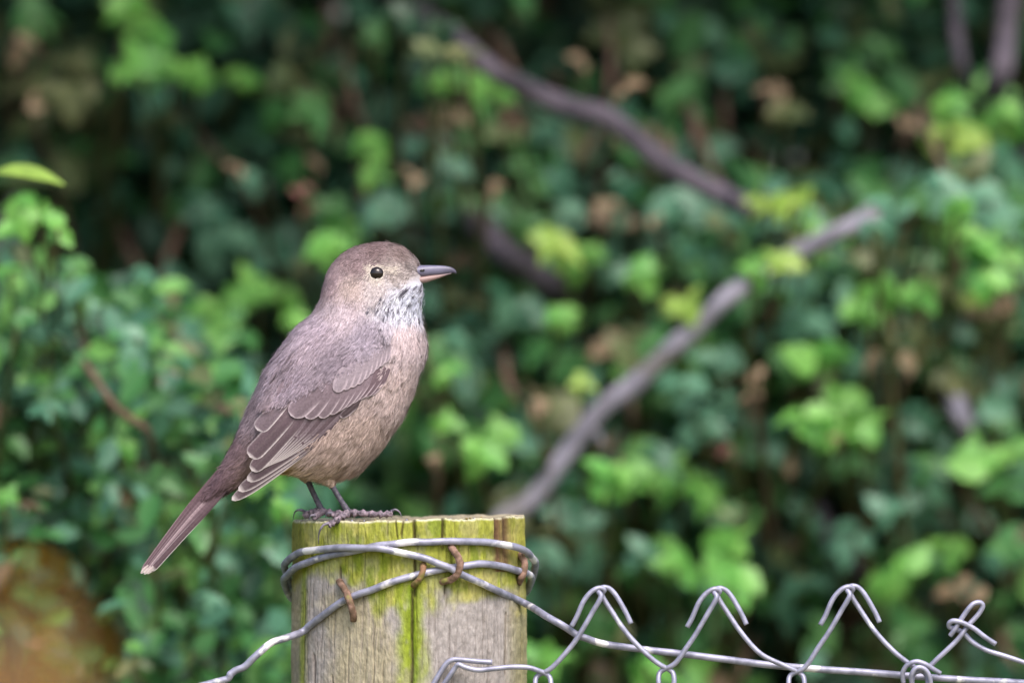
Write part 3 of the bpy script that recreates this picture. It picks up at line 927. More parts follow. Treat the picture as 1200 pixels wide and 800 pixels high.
def leg(top, ank, toes):
    tp = np.array([top, [top[0] * .5 + ank[0] * .5 - .6, top[1] * .5 + ank[1] * .5, top[2] * .5 + ank[2] * .5], ank, (ank[0] + 2, ank[1] + 4, ank[2])], float)
    v, f = tube(B(tp[:, 0], tp[:, 1], tp[:, 2]), np.array([3.9, 3.2, 3.7, 4.8]) * SB, 12, 8)
    t = np.linspace(0, 1, len(v))
    lg = part('leg', v, f, M['leg'], bird)
    q0 = np.array(top, float); dq = np.array(ank, float) - q0; dq /= np.linalg.norm(dq)
    qp = np.array([q0 - dq * 12, q0 - dq * 4, q0 + dq * 2, q0 + dq * 6, q0 + dq * 9])
    v, f = tube(B(qp[:, 0], qp[:, 1], qp[:, 2]), np.array([12, 10, 7.5, 5.2, 3.6]) * SB, 22, 6)
    v = v + (vnoise(v[:, 0] * 2600, v[:, 1] * 2600 + v[:, 2] * 500) - .5)[:, None] * .0016
    part('thigh', v, f, M['plumage'], bird, colors=plum_col(np.full(len(v), 388.), np.full(len(v), 552.)) * (.8 + .4 * vnoise(v[:, 0] * 2600, v[:, 1] * 2600 + v[:, 2] * 500))[:, None])
    for pts, cl, r in toes:
        q = np.array(pts, float)
        to = lumpy(B(q[:, 0], q[:, 1], q[:, 2]), np.linspace(r, r * .8, len(q)) * SB, 'toe', M['toe'], lg, lumps=max(2, int(len(q) * 1.2)))
        if cl:
            c = np.array(cl, float); claw(B(c[:, 0], c[:, 1], c[:, 2]), 2.0, to)


leg((386, 562, -15), (405.5, 595, -16), [
    ([(407, 600, -16), (421, 600.5, -18), (436, 602, -19), (450, 602, -20), (460, 601.5, -20)], [(458, 599, -20), (463, 596.6, -20), (468, 599, -20), (471, 605, -20)], 4.1),
    ([(407, 601, -17), (399, 606, -24), (391, 611.5, -29), (386, 615, -31)], [(386, 612, -31), (379, 615, -32.5), (374.5, 624, -32), (373.5, 637, -30)], 4.3),
    ([(408, 600, -15), (420, 601, -8), (432, 602.5, -2)], [(431, 600, -2), (437, 600, 0), (441, 605, 1)], 3.6),
    ([(406, 600, -15), (397, 602, -13), (389, 603.5, -12)], [(390, 601, -12), (384, 601, -11), (381, 606, -11)], 3.8)])
leg((357.5, 556, 14), (375, 594, 9), [
    ([(377, 599, 8), (389, 601, 4), (402, 602.5, 1), (412, 603, 0)], [(410, 601, 0), (417, 601, -1), (420, 606, -1)], 4.2),
    ([(376, 599, 9), (369, 600, 14), (362, 602.5, 19), (356, 603.5, 23)], [(358, 600, 23), (351, 597.5, 26), (345, 600, 29), (342.5, 609, 30)], 4.4),
    ([(377, 599, 9), (388, 602, 15), (399, 603.5, 20)], [(398, 601, 20), (404, 602, 22), (407, 606, 22)], 3.6),
    ([(376, 600, 7), (371, 604, 0), (368, 606, -5)], [(369, 603, -5), (364, 604, -8), (362, 609, -9)], 3.8)])

# ------------------------------------------------------------------ branches behind
def branch(name, pts, w0, w1, Y, mat, label, stubs=(), cat='branch', group=None, dY=0.0):
    """pts in photograph pixels at depth Y, widths in pixels there"""
    k = S * (CAM_D + Y) / CAM_D
    n = len(pts)
    q = np.array([tuple(P(p[0], p[1], Y + dY * i / (n - 1) + (p[2] if len(p) > 2 else 0))) for i, p in enumerate(pts)])
    d = crom(np.column_stack([q, np.linspace(w0, w1, n) / 2 * k]), 8)
    t = np.arange(len(d))
    sd_ = random.random() * 50
    d[:, 3] *= .9 + .3 * vnoise(t / 4, t * 0 + sd_)
    d[:, :3] += (np.column_stack([vnoise(t / 7, t * 0 + sd_ + i) for i in (1, 2, 3)]) - .5) * .012
    v, f = tube(d[:, :3], d[:, 3], 14)
    o = part(name, v, f, mat, None)
    tag(o, label, cat, group)
    for (px, py, ex, ey, w) in stubs:
        a = np.array(P(px, py, Y)); b = np.array(P(ex, ey, Y + random.uniform(-.08, .08)))
        v, f = tube([a, (a + b) / 2 + rng.normal(0, .004, 3), b], np.array([w, w * .8, w * .5]) / 2 * k, 8, 5)
        part('side_twig', v, f, mat, o)
    return o


branch('bare_branch', [(1330, 130, .5), (1230, 178, .35), (1150, 208, .45), (1080, 235, .2), (1040, 250, .03), (1000, 266), (930, 302), (860, 348), (790, 405), (735, 455), (690, 500), (645, 556), (600, 606), (560, 660), (500, 760), (420, 900), (300, 1200), (200, 1700), (150, 2600), (130, 3100)], 16, 29, .9, M['bark'],
       'long bare grey branch slanting down from the right to behind the wooden post', [(690, 498, 706, 520, 12), (1000, 268, 1022, 240, 10)])
branch('leaning_branch', [(380, -60, .5), (470, 10, .3), (540, 58), (620, 98), (700, 132), (770, 176), (840, 222), (890, 252), (960, 300, .3), (1060, 380, .6), (1200, 520, .8), (1380, 760, .8), (1500, 1200, .8), (1560, 2000, .8), (1580, 3000, .8)], 24, 30, 1.0, M['bark_dark'],
       'dark grey branch slanting down through the shaded leaves above the bird', dY=-.05)
branch('crossing_branch', [(150, -250, 1.0), (300, 0, .9), (470, 170, .6), (530, 232, .3), (575, 270), (620, 312), (660, 348, .05), (690, 378, .25), (715, 410, .5)], 28, 34, 1.08, M['bark_dark'],
       'short dark branch showing between leaves beside the tip of the bill')
branch('upright_stem', [(1200, -320), (1190, -100), (1180, 30), (1166, 105), (1150, 260, .4), (1140, 500, .7), (1130, 1000, .7), (1120, 2700, .7)], 26, 30, 1.12, M['bark_dark'],
       'thick greyish upright stem rising above the lime leaves at the hedge top', cat='stem')
branch('thin_upright_stem', [(1105, -320), (1112, -100), (1120, 20), (1130, 95), (1140, 260, .4), (1145, 700, .7), (1150, 2700, .7)], 13, 18, 1.15, M['bark_dark'],
       'thin brownish upright stem beside the thicker greyish one at the hedge top', cat='stem')
branch('broken_stem', [(1060, 340, .8), (1096, 420, .5), (1118, 460, .12), (1150, 528, .12), (1170, 600, .5), (1180, 800, .5), (1190, 2700, .5)], 22, 28, .9, M['bark'],
       'pale mauve stem piece peeping out beside the dark gap in the right hedge', cat='stem')
branch('low_stem', [(930, 540, .6), (955, 588, .25), (985, 640, .12), (1012, 692, .2), (1040, 780, .4), (1060, 1000, .5), (1070, 2700, .5)], 20, 26, .9, M['bark_dark'],
       'dim grey stem dropping behind the chain-link wire peaks', cat='stem')
branch('brown_twig', [(60, 330, .4), (92, 410, .12), (118, 446, -.03), (150, 488, -.04), (185, 528, .02), (230, 600, .4), (260, 800, .4), (280, 1400, .4), (300, 2700, .4)], 7, 10, .62, M['twig'],
       'thin reddish brown twig slanting inside the leafy bush near the tail', cat='twig')

# ------------------------------------------------------------------ leaves
def leaf_mesh(name, mat, wd=.62, fold=.16, droop=.18, teeth=0.0, n=7):
    """unit leaf along +X: pointed oval, folded along the midrib, tip drooping"""
    V = []
    for i in range(n):
        t = i / (n - 1)
        w = wd / 2 * (math.sin(math.pi * min(1, t ** .72)) ** .85 if 0 < t < 1 else 0.0) * (1 + teeth * (1 if i % 2 else -1))
        z = -droop * t * t
        V += [(t, -w, z + fold * w), (t, 0, z), (t, w, z + fold * w)]
    F = []
    for i in range(n - 1):
        for s in (0, 1):
            a = i * 3 + s
            F.append([a, a + 1, a + 4, a + 3])
    return make_mesh(name, np.array(V), F, mat)


LM = {k: [leaf_mesh('leaf', M[k], w, fo, dr, te) for w, fo, dr, te in ((.62, .25, .22, .0), (.74, .35, .10, .06), (.56, .15, .34, .05))] for k in ('lime', 'yellow', 'green', 'sage', 'olive', 'dark', 'brown', 'red', 'straw')}
NAMES = {'brown': 'withered_leaf', 'red': 'reddened_leaf', 'straw': 'dry_leaf'}


def basis(x, n):
    x = Vector(x).normalized(); n = Vector(n)
    n = (n - x * n.dot(x)).normalized()
    y = n.cross(x)
    return Matrix((x, y, n)).transposed().to_4x4()


def put_leaf(kind, root, base, dirv, nor, size, parent):
    o = bpy.data.objects.new(NAMES.get(kind, 'leaf'), random.choice(LM[kind]))
    o.matrix_world = Matrix.Identity(4)
    m = basis(dirv, nor)
    place(o, parent, base)
    o.rotation_euler = m.to_euler()
    sc = size * random.uniform(.9, 1.1)
    o.scale = (sc, sc * random.uniform(.85, 1.15), sc)
    return o


def sprig(shrub, px, py, r, kind, Y, n=5, stem=True):
    """a spray of leaves about a point, joined by a stem that runs back into the bush"""
    k = S * (CAM_D + Y) / CAM_D
    c = P(px, py, Y)
    a0 = random.uniform(0, 2 * math.pi)
    for i in range(n):
        a = a0 + i * 2.4 + random.uniform(-.4, .4)
        rad = r * k * (.15 + .55 * math.sqrt((i + .5) / n))
        base = c + Vector((math.cos(a) * rad * .85, random.uniform(-.025, .03), math.sin(a) * rad * .75)) 
        a += random.gauss(0, 1.0)
        dv = Vector((math.cos(a), random.uniform(-.55, .15), math.sin(a) * .8 - .3))
        base -= dv.normalized() * r * k * .45
        nv = Vector((random.gauss(0, .38), -.75 + random.gauss(0, .25), .65 + random.gauss(0, .3)))
        put_leaf(kind, shrub, base, dv, nv, r * k * random.uniform(.85, 1.6), shrub)
    if stem:
        e = c + Vector((random.uniform(-.04, .04), .22 + random.uniform(0, .1), -.12 - random.uniform(0, .1)))
        v, f = tube([np.array(c), np.array(c * .5 + e * .5) + np.array([0, 0, .02]), np.array(e)], np.array([.0012, .0018, .0026]), 6, 4)
        part('stem', v, f, M['green_stem'] if kind != 'brown' else M['twig'], shrub)


SPR = {
    'top_left': [(150, 12, 28, 'lime'), (180, 42, 26, 'lime'), (163, 76, 27, 'lime'), (205, 86, 28, 'lime'), (232, 90, 24, 'lime'), (275, 93, 24, 'lime'), (140, 82, 18, 'lime'),
                 (85, 75, 34, 'olive'), (60, 112, 36, 'olive'), (104, 70, 18, 'olive'), (130, 120, 20, 'olive'), (182, 132, 26, 'olive'), (92, 110, 30, 'olive'), (35, 122, 18, 'brown'), (18, 52, 24, 'brown'),
                 (40, 22, 28, 'green'), (8, 90, 24, 'dark'), (300, 30, 26, 'dark'), (285, 60, 26, 'dark'), (255, 20, 24, 'dark'), (338, 88, 24, 'olive'), (330, 30, 24, 'dark'), (380, 40, 26, 'dark'), (15, 160, 26, 'dark'), (120, 165, 26, 'dark'), (60, 165, 26, 'dark'), (155, 190, 24, 'dark')],
    'mid_left': [(250, 282, 40, 'sage'), (290, 284, 32, 'sage'), (240, 245, 20, 'sage'), (210, 195, 20, 'sage'), (265, 250, 22, 'sage'), (145, 300, 24, 'dark'), (130, 250, 26, 'dark'), (220, 330, 22, 'dark'), (300, 335, 26, 'lime'), (328, 340, 20, 'lime'), (240, 366, 27, 'lime'), (212, 362, 22, 'lime'),
                 (345, 370, 24, 'lime'), (272, 352, 24, 'lime'), (385, 245, 26, 'green'), (393, 290, 26, 'lime'), (358, 226, 16, 'red'), (356, 245, 14, 'red'), (274, 195, 13, 'brown'), (372, 190, 15, 'brown'), (352, 310, 18, 'olive'), (300, 215, 22, 'sage'), (335, 150, 24, 'dark'), (365, 130, 24, 'green'), (405, 270, 22, 'lime'), (330, 265, 22, 'dark'),
                 (240, 420, 24, 'sage'), (280, 440, 22, 'dark'), (240, 470, 24, 'dark'), (200, 330, 20, 'dark')],
    'centre': [(435, 172, 26, 'lime'), (440, 196, 20, 'lime'), (505, 100, 20, 'green'), (530, 92, 24, 'lime'), (560, 100, 24, 'lime'), (582, 112, 20, 'lime'), (500, 55, 20, 'olive', .9), (515, 30, 24, 'dark', .92), (545, 62, 20, 'olive', .9), (478, 20, 24, 'dark', .95), (440, 45, 20, 'green'), (535, 192, 18, 'lime'), (652, 290, 28, 'yellow'), (690, 300, 22, 'lime'), (662, 320, 22, 'lime'), (748, 325, 24, 'lime'), (770, 308, 18, 'lime'), (655, 372, 22, 'lime'),
               (500, 172, 26, 'sage'), (530, 200, 22, 'sage'), (575, 130, 18, 'green'), (650, 163, 28, 'sage'), (692, 170, 28, 'sage'), (620, 205, 22, 'green'), (658, 222, 28, 'sage'), (668, 252, 22, 'sage'), (530, 232, 26, 'green'), (458, 244, 34, 'sage'), (542, 292, 26, 'olive'), (600, 360, 30, 'sage'), (570, 395, 40, 'sage'), (722, 362, 36, 'sage'), (768, 280, 28, 'sage'), (730, 210, 18, 'sage'), (745, 30, 30, 'olive'), (790, 112, 28, 'green'), (738, 62, 24, 'olive'),
               (530, 130, 22, 'brown'), (605, 142, 18, 'red'), (480, 212, 18, 'brown'), (575, 222, 18, 'brown'), (706, 236, 18, 'brown'), (770, 258, 14, 'brown'), (735, 102, 17, 'brown'), (680, 76, 15, 'brown'), (620, 260, 24, 'green'), (590, 190, 22, 'dark'), (740, 180, 24, 'dark'), (700, 60, 22, 'dark'), (650, 40, 22, 'dark'), (600, 30, 20, 'dark'), (820, 240, 26, 'sage'), (560, 330, 24, 'dark'), (480, 120, 20, 'dark')],
    'top_right': [(838, 60, 36, 'sage'), (870, 48, 24, 'olive'), (805, 118, 32, 'green'), (830, 182, 36, 'sage'), (900, 100, 24, 'brown'), (922, 132, 24, 'olive'), (955, 150, 22, 'dark'), (1000, 102, 24, 'lime'), (1022, 116, 22, 'lime'), (985, 90, 18, 'green'), (1035, 55, 20, 'green'), (1113, 120, 28, 'lime'), (1150, 112, 28, 'lime'), (1182, 138, 30, 'lime'), (1130, 160, 24, 'yellow'), (1090, 164, 18, 'yellow'), (1160, 172, 22, 'lime'),
                  (1035, 196, 26, 'sage'), (1042, 258, 28, 'sage'), (1080, 300, 26, 'olive'), (1062, 268, 22, 'sage'), (1150, 212, 26, 'sage'), (1172, 202, 22, 'sage'), (1060, 142, 14, 'brown'), (1112, 200, 20, 'olive'), (940, 200, 26, 'dark'), (880, 180, 26, 'dark'), (985, 180, 24, 'dark'), (960, 60, 26, 'dark'), (1080, 60, 22, 'dark'), (900, 20, 26, 'dark'), (1000, 20, 24, 'dark'), (1150, 40, 20, 'dark')],
    'right': [(900, 240, 22, 'yellow'), (930, 240, 26, 'yellow'), (945, 262, 20, 'lime'), (890, 310, 26, 'lime'), (922, 308, 22, 'yellow'), (905, 332, 18, 'lime'), (884, 318, 18, 'lime', .8), (1010, 360, 27, 'lime'), (1040, 346, 24, 'lime'), (1076, 344, 24, 'lime'), (1122, 250, 22, 'lime'), (1130, 282, 28, 'lime'), (1152, 292, 24, 'lime'), (1182, 300, 24, 'lime'), (1160, 330, 24, 'lime'), (1145, 348, 22, 'yellow'), (812, 358, 20, 'yellow'), (790, 356, 18, 'yellow'),
              (960, 330, 26, 'sage'), (1000, 305, 24, 'olive'), (1190, 356, 14, 'brown'), (940, 380, 32, 'sage'), (840, 290, 28, 'green'), (862, 270, 24, 'sage'), (960, 420, 32, 'lime'), (932, 432, 24, 'green'), (985, 488, 38, 'lime'), (942, 490, 26, 'lime'), (1014, 498, 28, 'lime'), (990, 545, 26, 'green'), (1030, 535, 24, 'green'), (1112, 440, 22, 'olive'), (1150, 540, 32, 'lime'), (1182, 568, 26, 'green'), (1062, 668, 28, 'lime'), (1038, 682, 24, 'lime'), (1192, 530, 24, 'lime'), (1172, 500, 24, 'green'),
              (1000, 432, 28, 'sage'), (1032, 452, 26, 'sage'), (892, 500, 28, 'sage'), (900, 596, 26, 'sage'), (942, 600, 24, 'sage'), (1090, 498, 24, 'sage'), (1100, 514, 22, 'sage'), (1130, 600, 26, 'sage'), (1040, 600, 26, 'sage'), (880, 468, 24, 'sage'), (884, 440, 18, 'brown'), (880, 462, 16, 'brown'), (1025, 420, 16, 'brown'), (985, 516, 12, 'red'), (1068, 420, 20, 'brown'), (930, 540, 18, 'brown'), (1140, 690, 24, 'brown'), (1115, 690, 18, 'brown'), (1080, 400, 24, 'olive'), (1160, 400, 26, 'green'), (1045, 248, 28, 'sage', .80), (1072, 232, 24, 'green', .82), (1108, 218, 26, 'sage', .84), (1020, 262, 18, 'sage', .78), (1140, 200, 26, 'olive'), (1175, 190, 28, 'sage'), (1070, 232, 20, 'green'), (1190, 230, 24, 'green')],
    'low_centre': [(525, 440, 20, 'lime'), (520, 490, 22, 'lime'), (560, 530, 28, 'lime'), (590, 510, 22, 'lime'), (730, 402, 28, 'olive'), (710, 560, 26, 'lime'), (742, 560, 32, 'lime'), (800, 566, 28, 'lime'), (770, 556, 24, 'lime'), (822, 580, 22, 'lime'), (770, 650, 24, 'lime'), (850, 650, 36, 'lime'), (792, 666, 24, 'lime'), (862, 684, 30, 'lime'), (760, 462, 24, 'green'), (682, 450, 20, 'yellow'),
                   (580, 405, 36, 'sage'), (545, 500, 28, 'sage'), (545, 588, 24, 'sage'), (660, 600, 26, 'sage'), (682, 612, 24, 'sage'), (820, 500, 30, 'sage'), (850, 480, 26, 'sage'), (800, 450, 26, 'sage'), (690, 660, 28, 'sage'), (632, 650, 26, 'sage'), (640, 482, 40, 'olive'), (626, 470, 28, 'brown'), (856, 532, 18, 'red'), (842, 520, 16, 'brown'), (866, 602, 20, 'brown'), (512, 540, 14, 'brown'), (640, 772, 28, 'lime'), (760, 786, 28, 'lime'), (700, 740, 26, 'green'), (840, 720, 26, 'green'), (900, 700, 26, 'sage'), (960, 740, 26, 'green'), (1180, 640, 22, 'green'), (1110, 640, 24, 'lime'), (1180, 740, 26, 'green'), (820, 790, 24, 'lime'), (520, 410, 24, 'green')],
    'near_left': [(28, 245, 30, 'lime'), (22, 264, 26, 'lime'), (68, 270, 28, 'lime'), (60, 248, 24, 'lime'), (12, 320, 24, 'lime'), (82, 312, 24, 'green'), (60, 340, 26, 'sage'), (60, 380, 30, 'sage'), (110, 370, 26, 'sage'), (160, 400, 26, 'sage'), (30, 420, 26, 'green'), (100, 405, 24, 'sage'), (40, 452, 26, 'lime'), (110, 470, 24, 'lime'), (82, 520, 26, 'green'), (130, 500, 24, 'green'), (145, 522, 22, 'lime'), (190, 560, 26, 'green'), (6, 580, 18, 'lime'),
                  (210, 660, 22, 'lime'), (300, 576, 26, 'lime'), (330, 592, 22, 'lime'), (115, 726, 20, 'lime'), (130, 578, 26, 'sage'), (300, 622, 28, 'sage'), (320, 642, 26, 'sage'), (50, 600, 26, 'dark'), (100, 632, 26, 'dark'), (230, 620, 26, 'green'), (270, 660, 24, 'sage'), (180, 640, 24, 'dark'), (240, 700, 24, 'sage'), (300, 700, 24, 'green'), (170, 720, 24, 'sage'), (50, 680, 24, 'sage'), (20, 500, 26, 'sage'), (60, 480, 24, 'sage'), (190, 450, 24, 'sage'), (215, 500, 24, 'green'), (240, 540, 24, 'green'), (170, 480, 22, 'green'), (150, 545, 13, 'brown'), (260, 590, 22, 'sage'), (320, 560, 20, 'lime'), (310, 760, 22, 'green'), (240, 770, 24, 'dark'), (160, 780, 24, 'olive'), (80, 760, 24, 'olive'), (20, 380, 24, 'green'), (140, 430, 22, 'sage')],
}
SPR['low_right'] = [q for q in SPR['right'] if q[1] >= 385]
SPR['right'] = [q for q in SPR['right'] if q[1] < 385]
SPR['top_centre'] = [q for q in SPR['centre'] if q[1] < 150]
SPR['centre'] = [q for q in SPR['centre'] if q[1] >= 150]
INFO = {
    'top_centre': ('leafy_shrub', 'dim shrub at the hedge top with a lime spray beside the dark leaning branch', 1.08),
    'low_right': ('leafy_shrub', 'lime and sage shrub with brown leaves above the chain-link wire peaks', .95),
    'top_left': ('leafy_shrub', 'shadowed shrub with a bright lime spray above the bird, over a dark hollow', 1.15),
    'mid_left': ('leafy_shrub', 'dark shrub with lime leaves showing right behind the back of the bird', 1.1),
    'centre': ('leafy_shrub', 'mixed sage and lime shrub right behind the bill, under the leaning branch', 1.05),
    'top_right': ('leafy_shrub', 'dim shrub with lime leaf tips round the two upright stems', 1.2),
    'right': ('leafy_shrub', 'yellow-lime shrub round the upper end of the bare slanting branch', .95),
    'low_centre': ('leafy_shrub', 'lime and sage shrub directly beside the wooden post under the bare slanting branch', .92),
    'near_left': ('bramble_bush', 'nearest leafy bush with small green leaves behind the tail', .6),
}


def leaf_mass(pos, nor, size, cols, asp=.6):
    """thousands of little folded leaves as one mesh"""
    n = len(pos)
    nor = nor / (np.linalg.norm(nor, axis=1)[:, None] + 1e-9)
    rv = rng.normal(0, 1, (n, 3)); rv[:, 2] -= .5
    x = rv - nor * (rv * nor).sum(1)[:, None]; x /= np.linalg.norm(x, axis=1)[:, None] + 1e-9
    y = np.cross(nor, x)
    s = size[:, None]
    w = s * asp / 2
    q = np.stack([pos - x * s * .5, pos - x * s * .12 + y * w + nor * w * .3, pos + x * s * .24 + y * w * .8 + nor * w * .25, pos + x * s * .5 - nor * s * .1,
                  pos + x * s * .24 - y * w * .8 + nor * w * .25, pos - x * s * .12 - y * w + nor * w * .3], axis=1)
    i = np.arange(n)[:, None] * 6
    F = np.concatenate([i + [0, 1, 2, 3], i + [0, 3, 4, 5]], axis=0)
    return q.reshape(-1, 3), F, np.repeat(cols, 6, axis=0)


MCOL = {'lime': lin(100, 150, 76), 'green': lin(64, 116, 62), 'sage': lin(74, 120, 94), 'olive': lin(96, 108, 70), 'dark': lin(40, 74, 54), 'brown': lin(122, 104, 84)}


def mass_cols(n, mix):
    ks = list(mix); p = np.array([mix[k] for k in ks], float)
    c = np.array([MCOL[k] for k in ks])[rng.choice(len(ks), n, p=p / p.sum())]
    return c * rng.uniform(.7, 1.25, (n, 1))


def px_pos(px, py, Y):
    k = S * (CAM_D + Y) / CAM_D
    return np.column_stack([(px - 600) * k, Y, ZC - (py - 400) * k])


def facing(n, up=.6):
    return np.column_stack([rng.normal(0, .5, n), rng.normal(-.7, .4, n), rng.normal(up, .45, n)])


# extra leaf mass of each shrub, behind its own sprays: (px0, px1, py0, py1, depth from, to, leaves, mixture)
MASS = {
    'top_left': (-260, 420, -150, 230, 1.25, 1.75, 2200, {'dark': 6, 'green': 2, 'olive': 2, 'sage': 1}),
    'mid_left': (120, 460, 170, 480, 1.25, 1.7, 1500, {'dark': 5, 'green': 2, 'sage': 3}),
    'centre': (420, 830, 150, 400, 1.15, 1.7, 2000, {'dark': 3, 'green': 3, 'sage': 4, 'olive': 2, 'brown': 1}),
    'top_right': (800, 1500, -150, 260, 1.3, 1.8, 2600, {'dark': 5, 'green': 3, 'olive': 2, 'sage': 2}),
    'right': (830, 1560, 220, 420, 1.06, 1.55, 3200, {'dark': 1.5, 'green': 4, 'sage': 5, 'olive': 2, 'lime': 2, 'brown': .8}),
    'low_right': (850, 1560, 390, 1300, 1.06, 1.55, 10000, {'dark': 1.5, 'green': 4, 'sage': 5, 'olive': 2, 'lime': 2, 'brown': 1}),
    'top_centre': (420, 830, -150, 150, 1.25, 1.75, 1300, {'dark': 6, 'green': 2, 'sage': 2, 'olive': 2, 'brown': .7}),
    'low_centre': (420, 900, 380, 1300, 1.06, 1.55, 9500, {'dark': 1.5, 'green': 4, 'sage': 5, 'olive': 1, 'lime': 3, 'brown': .6}),
    'near_left': (-420, 340, 330, 1500, .6, 1.1, 14000, {'dark': 2.5, 'green': 5, 'sage': 4.5, 'olive': 1, 'lime': 3.5, 'brown': .5}),
}
for key, sp in SPR.items():
    nm, lab, Y0 = INFO[key]
    cx = sum(s[0] for s in sp) / len(sp)
    g = P(cx, 400, Y0 + .35)
    sh = empty(nm, (g.x, g.y, 0))
    tag(sh, lab, 'bush' if nm == 'bramble_bush' else 'shrub', 'shrubs of the hedge behind the fence')
    budget = 300
    for px, py, r, kind, *yy in sp:
        if key == 'near_left': r *= .82
        n = min(5 if r > 20 else 4, budget)
        if kind in ('brown', 'red'): n = min(2, budget)
        if kind in ('lime', 'yellow'): n = min(6 if r > 20 else 4, budget)
        if n <= 0: break
        budget -= n
        dy = random.uniform(-.12, .08) if kind in ('lime', 'yellow', 'brown', 'red') else random.uniform(-.04, .2)
        if kind == 'dark': dy += .2
        if key == 'near_left': dy = random.uniform(-.12, .18)
        sprig(sh, px, py, r, kind, yy[0] if yy else Y0 + dy, n)
    # looser everyday leaves between the sprays
    fx = {'right': (850, 1200, 230, 390), 'low_right': (860, 1200, 390, 780), 'low_centre': (510, 870, 400, 780), 'centre': (520, 830, 190, 400), 'near_left': (0, 330, 400, 780)}.get(key)
    while fx and budget > 8:
        kx = random.choices(['sage', 'green', 'olive', 'brown'], [6, 4, 1.5, .2])[0]
        n = 2 if kx == 'brown' else random.choice((3, 4, 5))
        px, py = random.uniform(fx[0], fx[1]), random.uniform(fx[2], fx[3])
        if key == 'near_left' and py < 330 + px * .8: continue
        budget -= n
        sprig(sh, px, py, random.uniform(20, 33) * (.75 if key == 'near_left' else 1), kx, Y0 + random.uniform(.0, .2), n)
    # thin bare shoots threading the leaves
    for q in range(0 if key == 'near_left' else 5):
        xa, xb, ya, yb = MASS[key][:4]
        px, py = random.uniform(max(xa, 20), min(xb, 1190)), random.uniform(max(ya, 60), min(yb, 760))
        L_ = random.uniform(60, 150); an = math.radians(random.choice((-1, 1)) * random.uniform(50, 115))
        pp = [np.array(P(px + math.cos(an) * L_ * u_ + random.uniform(-6, 6), py + math.sin(an) * L_ * u_, Y0 + .06 + .16 * abs(u_ - .4))) for u_ in (-.6, -.2, .2, .6, 1.0)]
        v, f = tube(pp, np.array([.0034, .003, .0026, .002, .0012]), 7, 5)
        part('shoot', v, f, M['twig'], sh)
    # main woody stems from the ground
    for q in range(3):
        x0 = g.x + random.uniform(-.12, .12); top = ZC + random.uniform(-.5, -.25)
        pts = [np.array([x0, g.y + .15, -.03]), np.array([x0 + random.uniform(-.06, .06), g.y + .1 + random.uniform(-.06, .1), .5]), np.array([x0 + random.uniform(-.1, .1), g.y + random.uniform(0, .2), .95]), np.array([x0 + random.uniform(-.16, .16), g.y + random.uniform(0, .25), top])]
        v, f = tube(pts, np.array([.013, .011, .008, .004]), 8, 6)
        part('woody_stem', v, f, M['bark_dark'], sh)
    x0, x1, y0, y1, d0, d1, n, mix = MASS[key]
    # clumped, not uniform
    nc = n // 9
    cxs = rng.uniform(x0, x1, nc); cys = rng.uniform(y0, y1, nc); cds = d0 + (d1 - d0) * rng.random(nc) ** 1.0
    if key == 'near_left':     # rounded outline: the bush falls away to the right and at its top
        keep = cys > 215 + 330 * np.clip((cxs - 20) / 330, 0, 1) ** 1.2 - rng.uniform(0, 40, nc)
        cxs, cys, cds = cxs[keep], cys[keep], cds[keep]; nc = len(cxs)
    ix = np.repeat(np.arange(nc), 9)
    nn_ = len(ix)
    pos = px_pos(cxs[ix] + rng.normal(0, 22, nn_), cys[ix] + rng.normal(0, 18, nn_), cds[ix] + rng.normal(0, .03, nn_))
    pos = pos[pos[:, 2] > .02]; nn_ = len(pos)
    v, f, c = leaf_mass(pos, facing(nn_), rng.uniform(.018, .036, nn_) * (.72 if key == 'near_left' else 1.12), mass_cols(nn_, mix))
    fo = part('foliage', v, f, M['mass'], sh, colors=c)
    tag(fo, kind='stuff')

# big single leaves
for (px, py, ex, ey, sz, kind, Y, par) in [(-6, 203, 76, 204, 80, 'yellow', .42, 'bramble_bush')]:
    b0 = P(px, py, Y); e0 = P(ex, ey, Y - .02)
    o = put_leaf(kind, None, b0, e0 - b0, Vector((0, -.45, .9)), (e0 - b0).length, bpy.data.objects[par])
    o.data = leaf_mesh('leaf', M[kind], .42, .35, .16, .015, 19)

# ------------------------------------------------------------------ deep hedge and an unseen overhang added to shade its top
def thick(n, x0, x1, y0, y1, z0, z1, size, mix, up=.6):
    pos = np.column_stack([rng.uniform(x0, x1, n), rng.uniform(y0, y1, n), rng.uniform(z0, z1, n)])
    return leaf_mass(pos, facing(n, up), rng.uniform(size * .7, size * 1.3, n), mass_cols(n, mix))


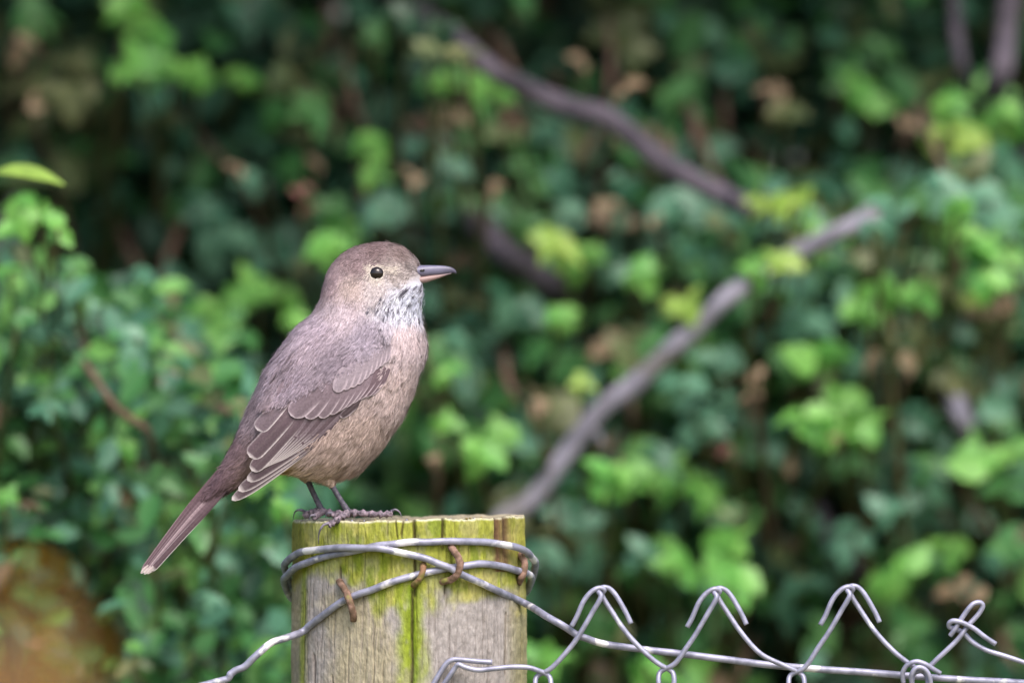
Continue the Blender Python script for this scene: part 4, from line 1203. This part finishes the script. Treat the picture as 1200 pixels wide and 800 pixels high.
V1, F1, C1 = thick(46000, -3.2, 3.2, 1.9, 3.3, .0, 2.9, .05, {'dark': 7, 'green': 2, 'olive': 1})
V2, F2, C2 = thick(12000, -1.7, .35, .8, 2.2, 1.66, 2.7, .05, {'dark': 4, 'green': 4, 'sage': 2}, up=.9)  # unseen overhang above the view, put in to block skylight from the upper hedge
V6, F6, C6 = thick(2800, .35, 1.7, 1.1, 2.2, 1.7, 2.5, .05, {'dark': 4, 'green': 4, 'sage': 2}, up=.9)  # thinner right end of the same added shading overhang
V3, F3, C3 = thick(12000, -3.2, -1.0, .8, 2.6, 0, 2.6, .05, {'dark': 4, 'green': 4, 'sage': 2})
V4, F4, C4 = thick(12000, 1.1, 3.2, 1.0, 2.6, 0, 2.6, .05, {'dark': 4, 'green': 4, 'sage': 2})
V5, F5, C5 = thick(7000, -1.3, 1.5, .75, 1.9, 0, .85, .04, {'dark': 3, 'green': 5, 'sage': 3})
vs, fs, cs, o = [], [], [], 0
for v, f, c in ((V1, F1, C1), (V2, F2, C2), (V3, F3, C3), (V4, F4, C4), (V5, F5, C5), (V6, F6, C6)):
    vs.append(v); fs.append(f + o); cs.append(c); o += len(v)
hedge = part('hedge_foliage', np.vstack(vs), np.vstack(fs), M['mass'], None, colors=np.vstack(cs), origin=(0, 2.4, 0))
tag(hedge, 'deep mass of dark shaded hedge leaves filling the gaps at the back, with an unseen overhang added for shade', 'hedge', kind='stuff')

# ------------------------------------------------------------------ dry weed in front, far out of focus
Yw = -2.6
wd0 = P(-30, 800, Yw)
weed = empty('dry_weed', (wd0.x, Yw, 0))
tag(weed, 'blurred orange-yellow dry weed standing low in front of the bramble bush', 'weed')
for i in range(20):
    t = P(random.uniform(-150, 78), random.uniform(690, 810), Yw + random.uniform(-.08, .08))
    b0 = Vector((wd0.x + random.uniform(-.05, .04), Yw + random.uniform(-.05, .05), -.02))
    v, f = tube([np.array(b0), np.array(b0.lerp(t, .5)) + rng.normal(0, .02, 3), np.array(t)], np.array([.004, .003, .0018]), 6, 6)
    part('stalk', v, f, M['twig'], weed)
    for j in range(9):
        q = b0.lerp(t, random.uniform(.86, 1.0))
        put_leaf('straw', None, q, Vector((random.gauss(0, 1), random.gauss(0, .6), random.gauss(.2, .6))), Vector((random.gauss(0, .4), -.6, .7)), random.uniform(.011, .020), weed)
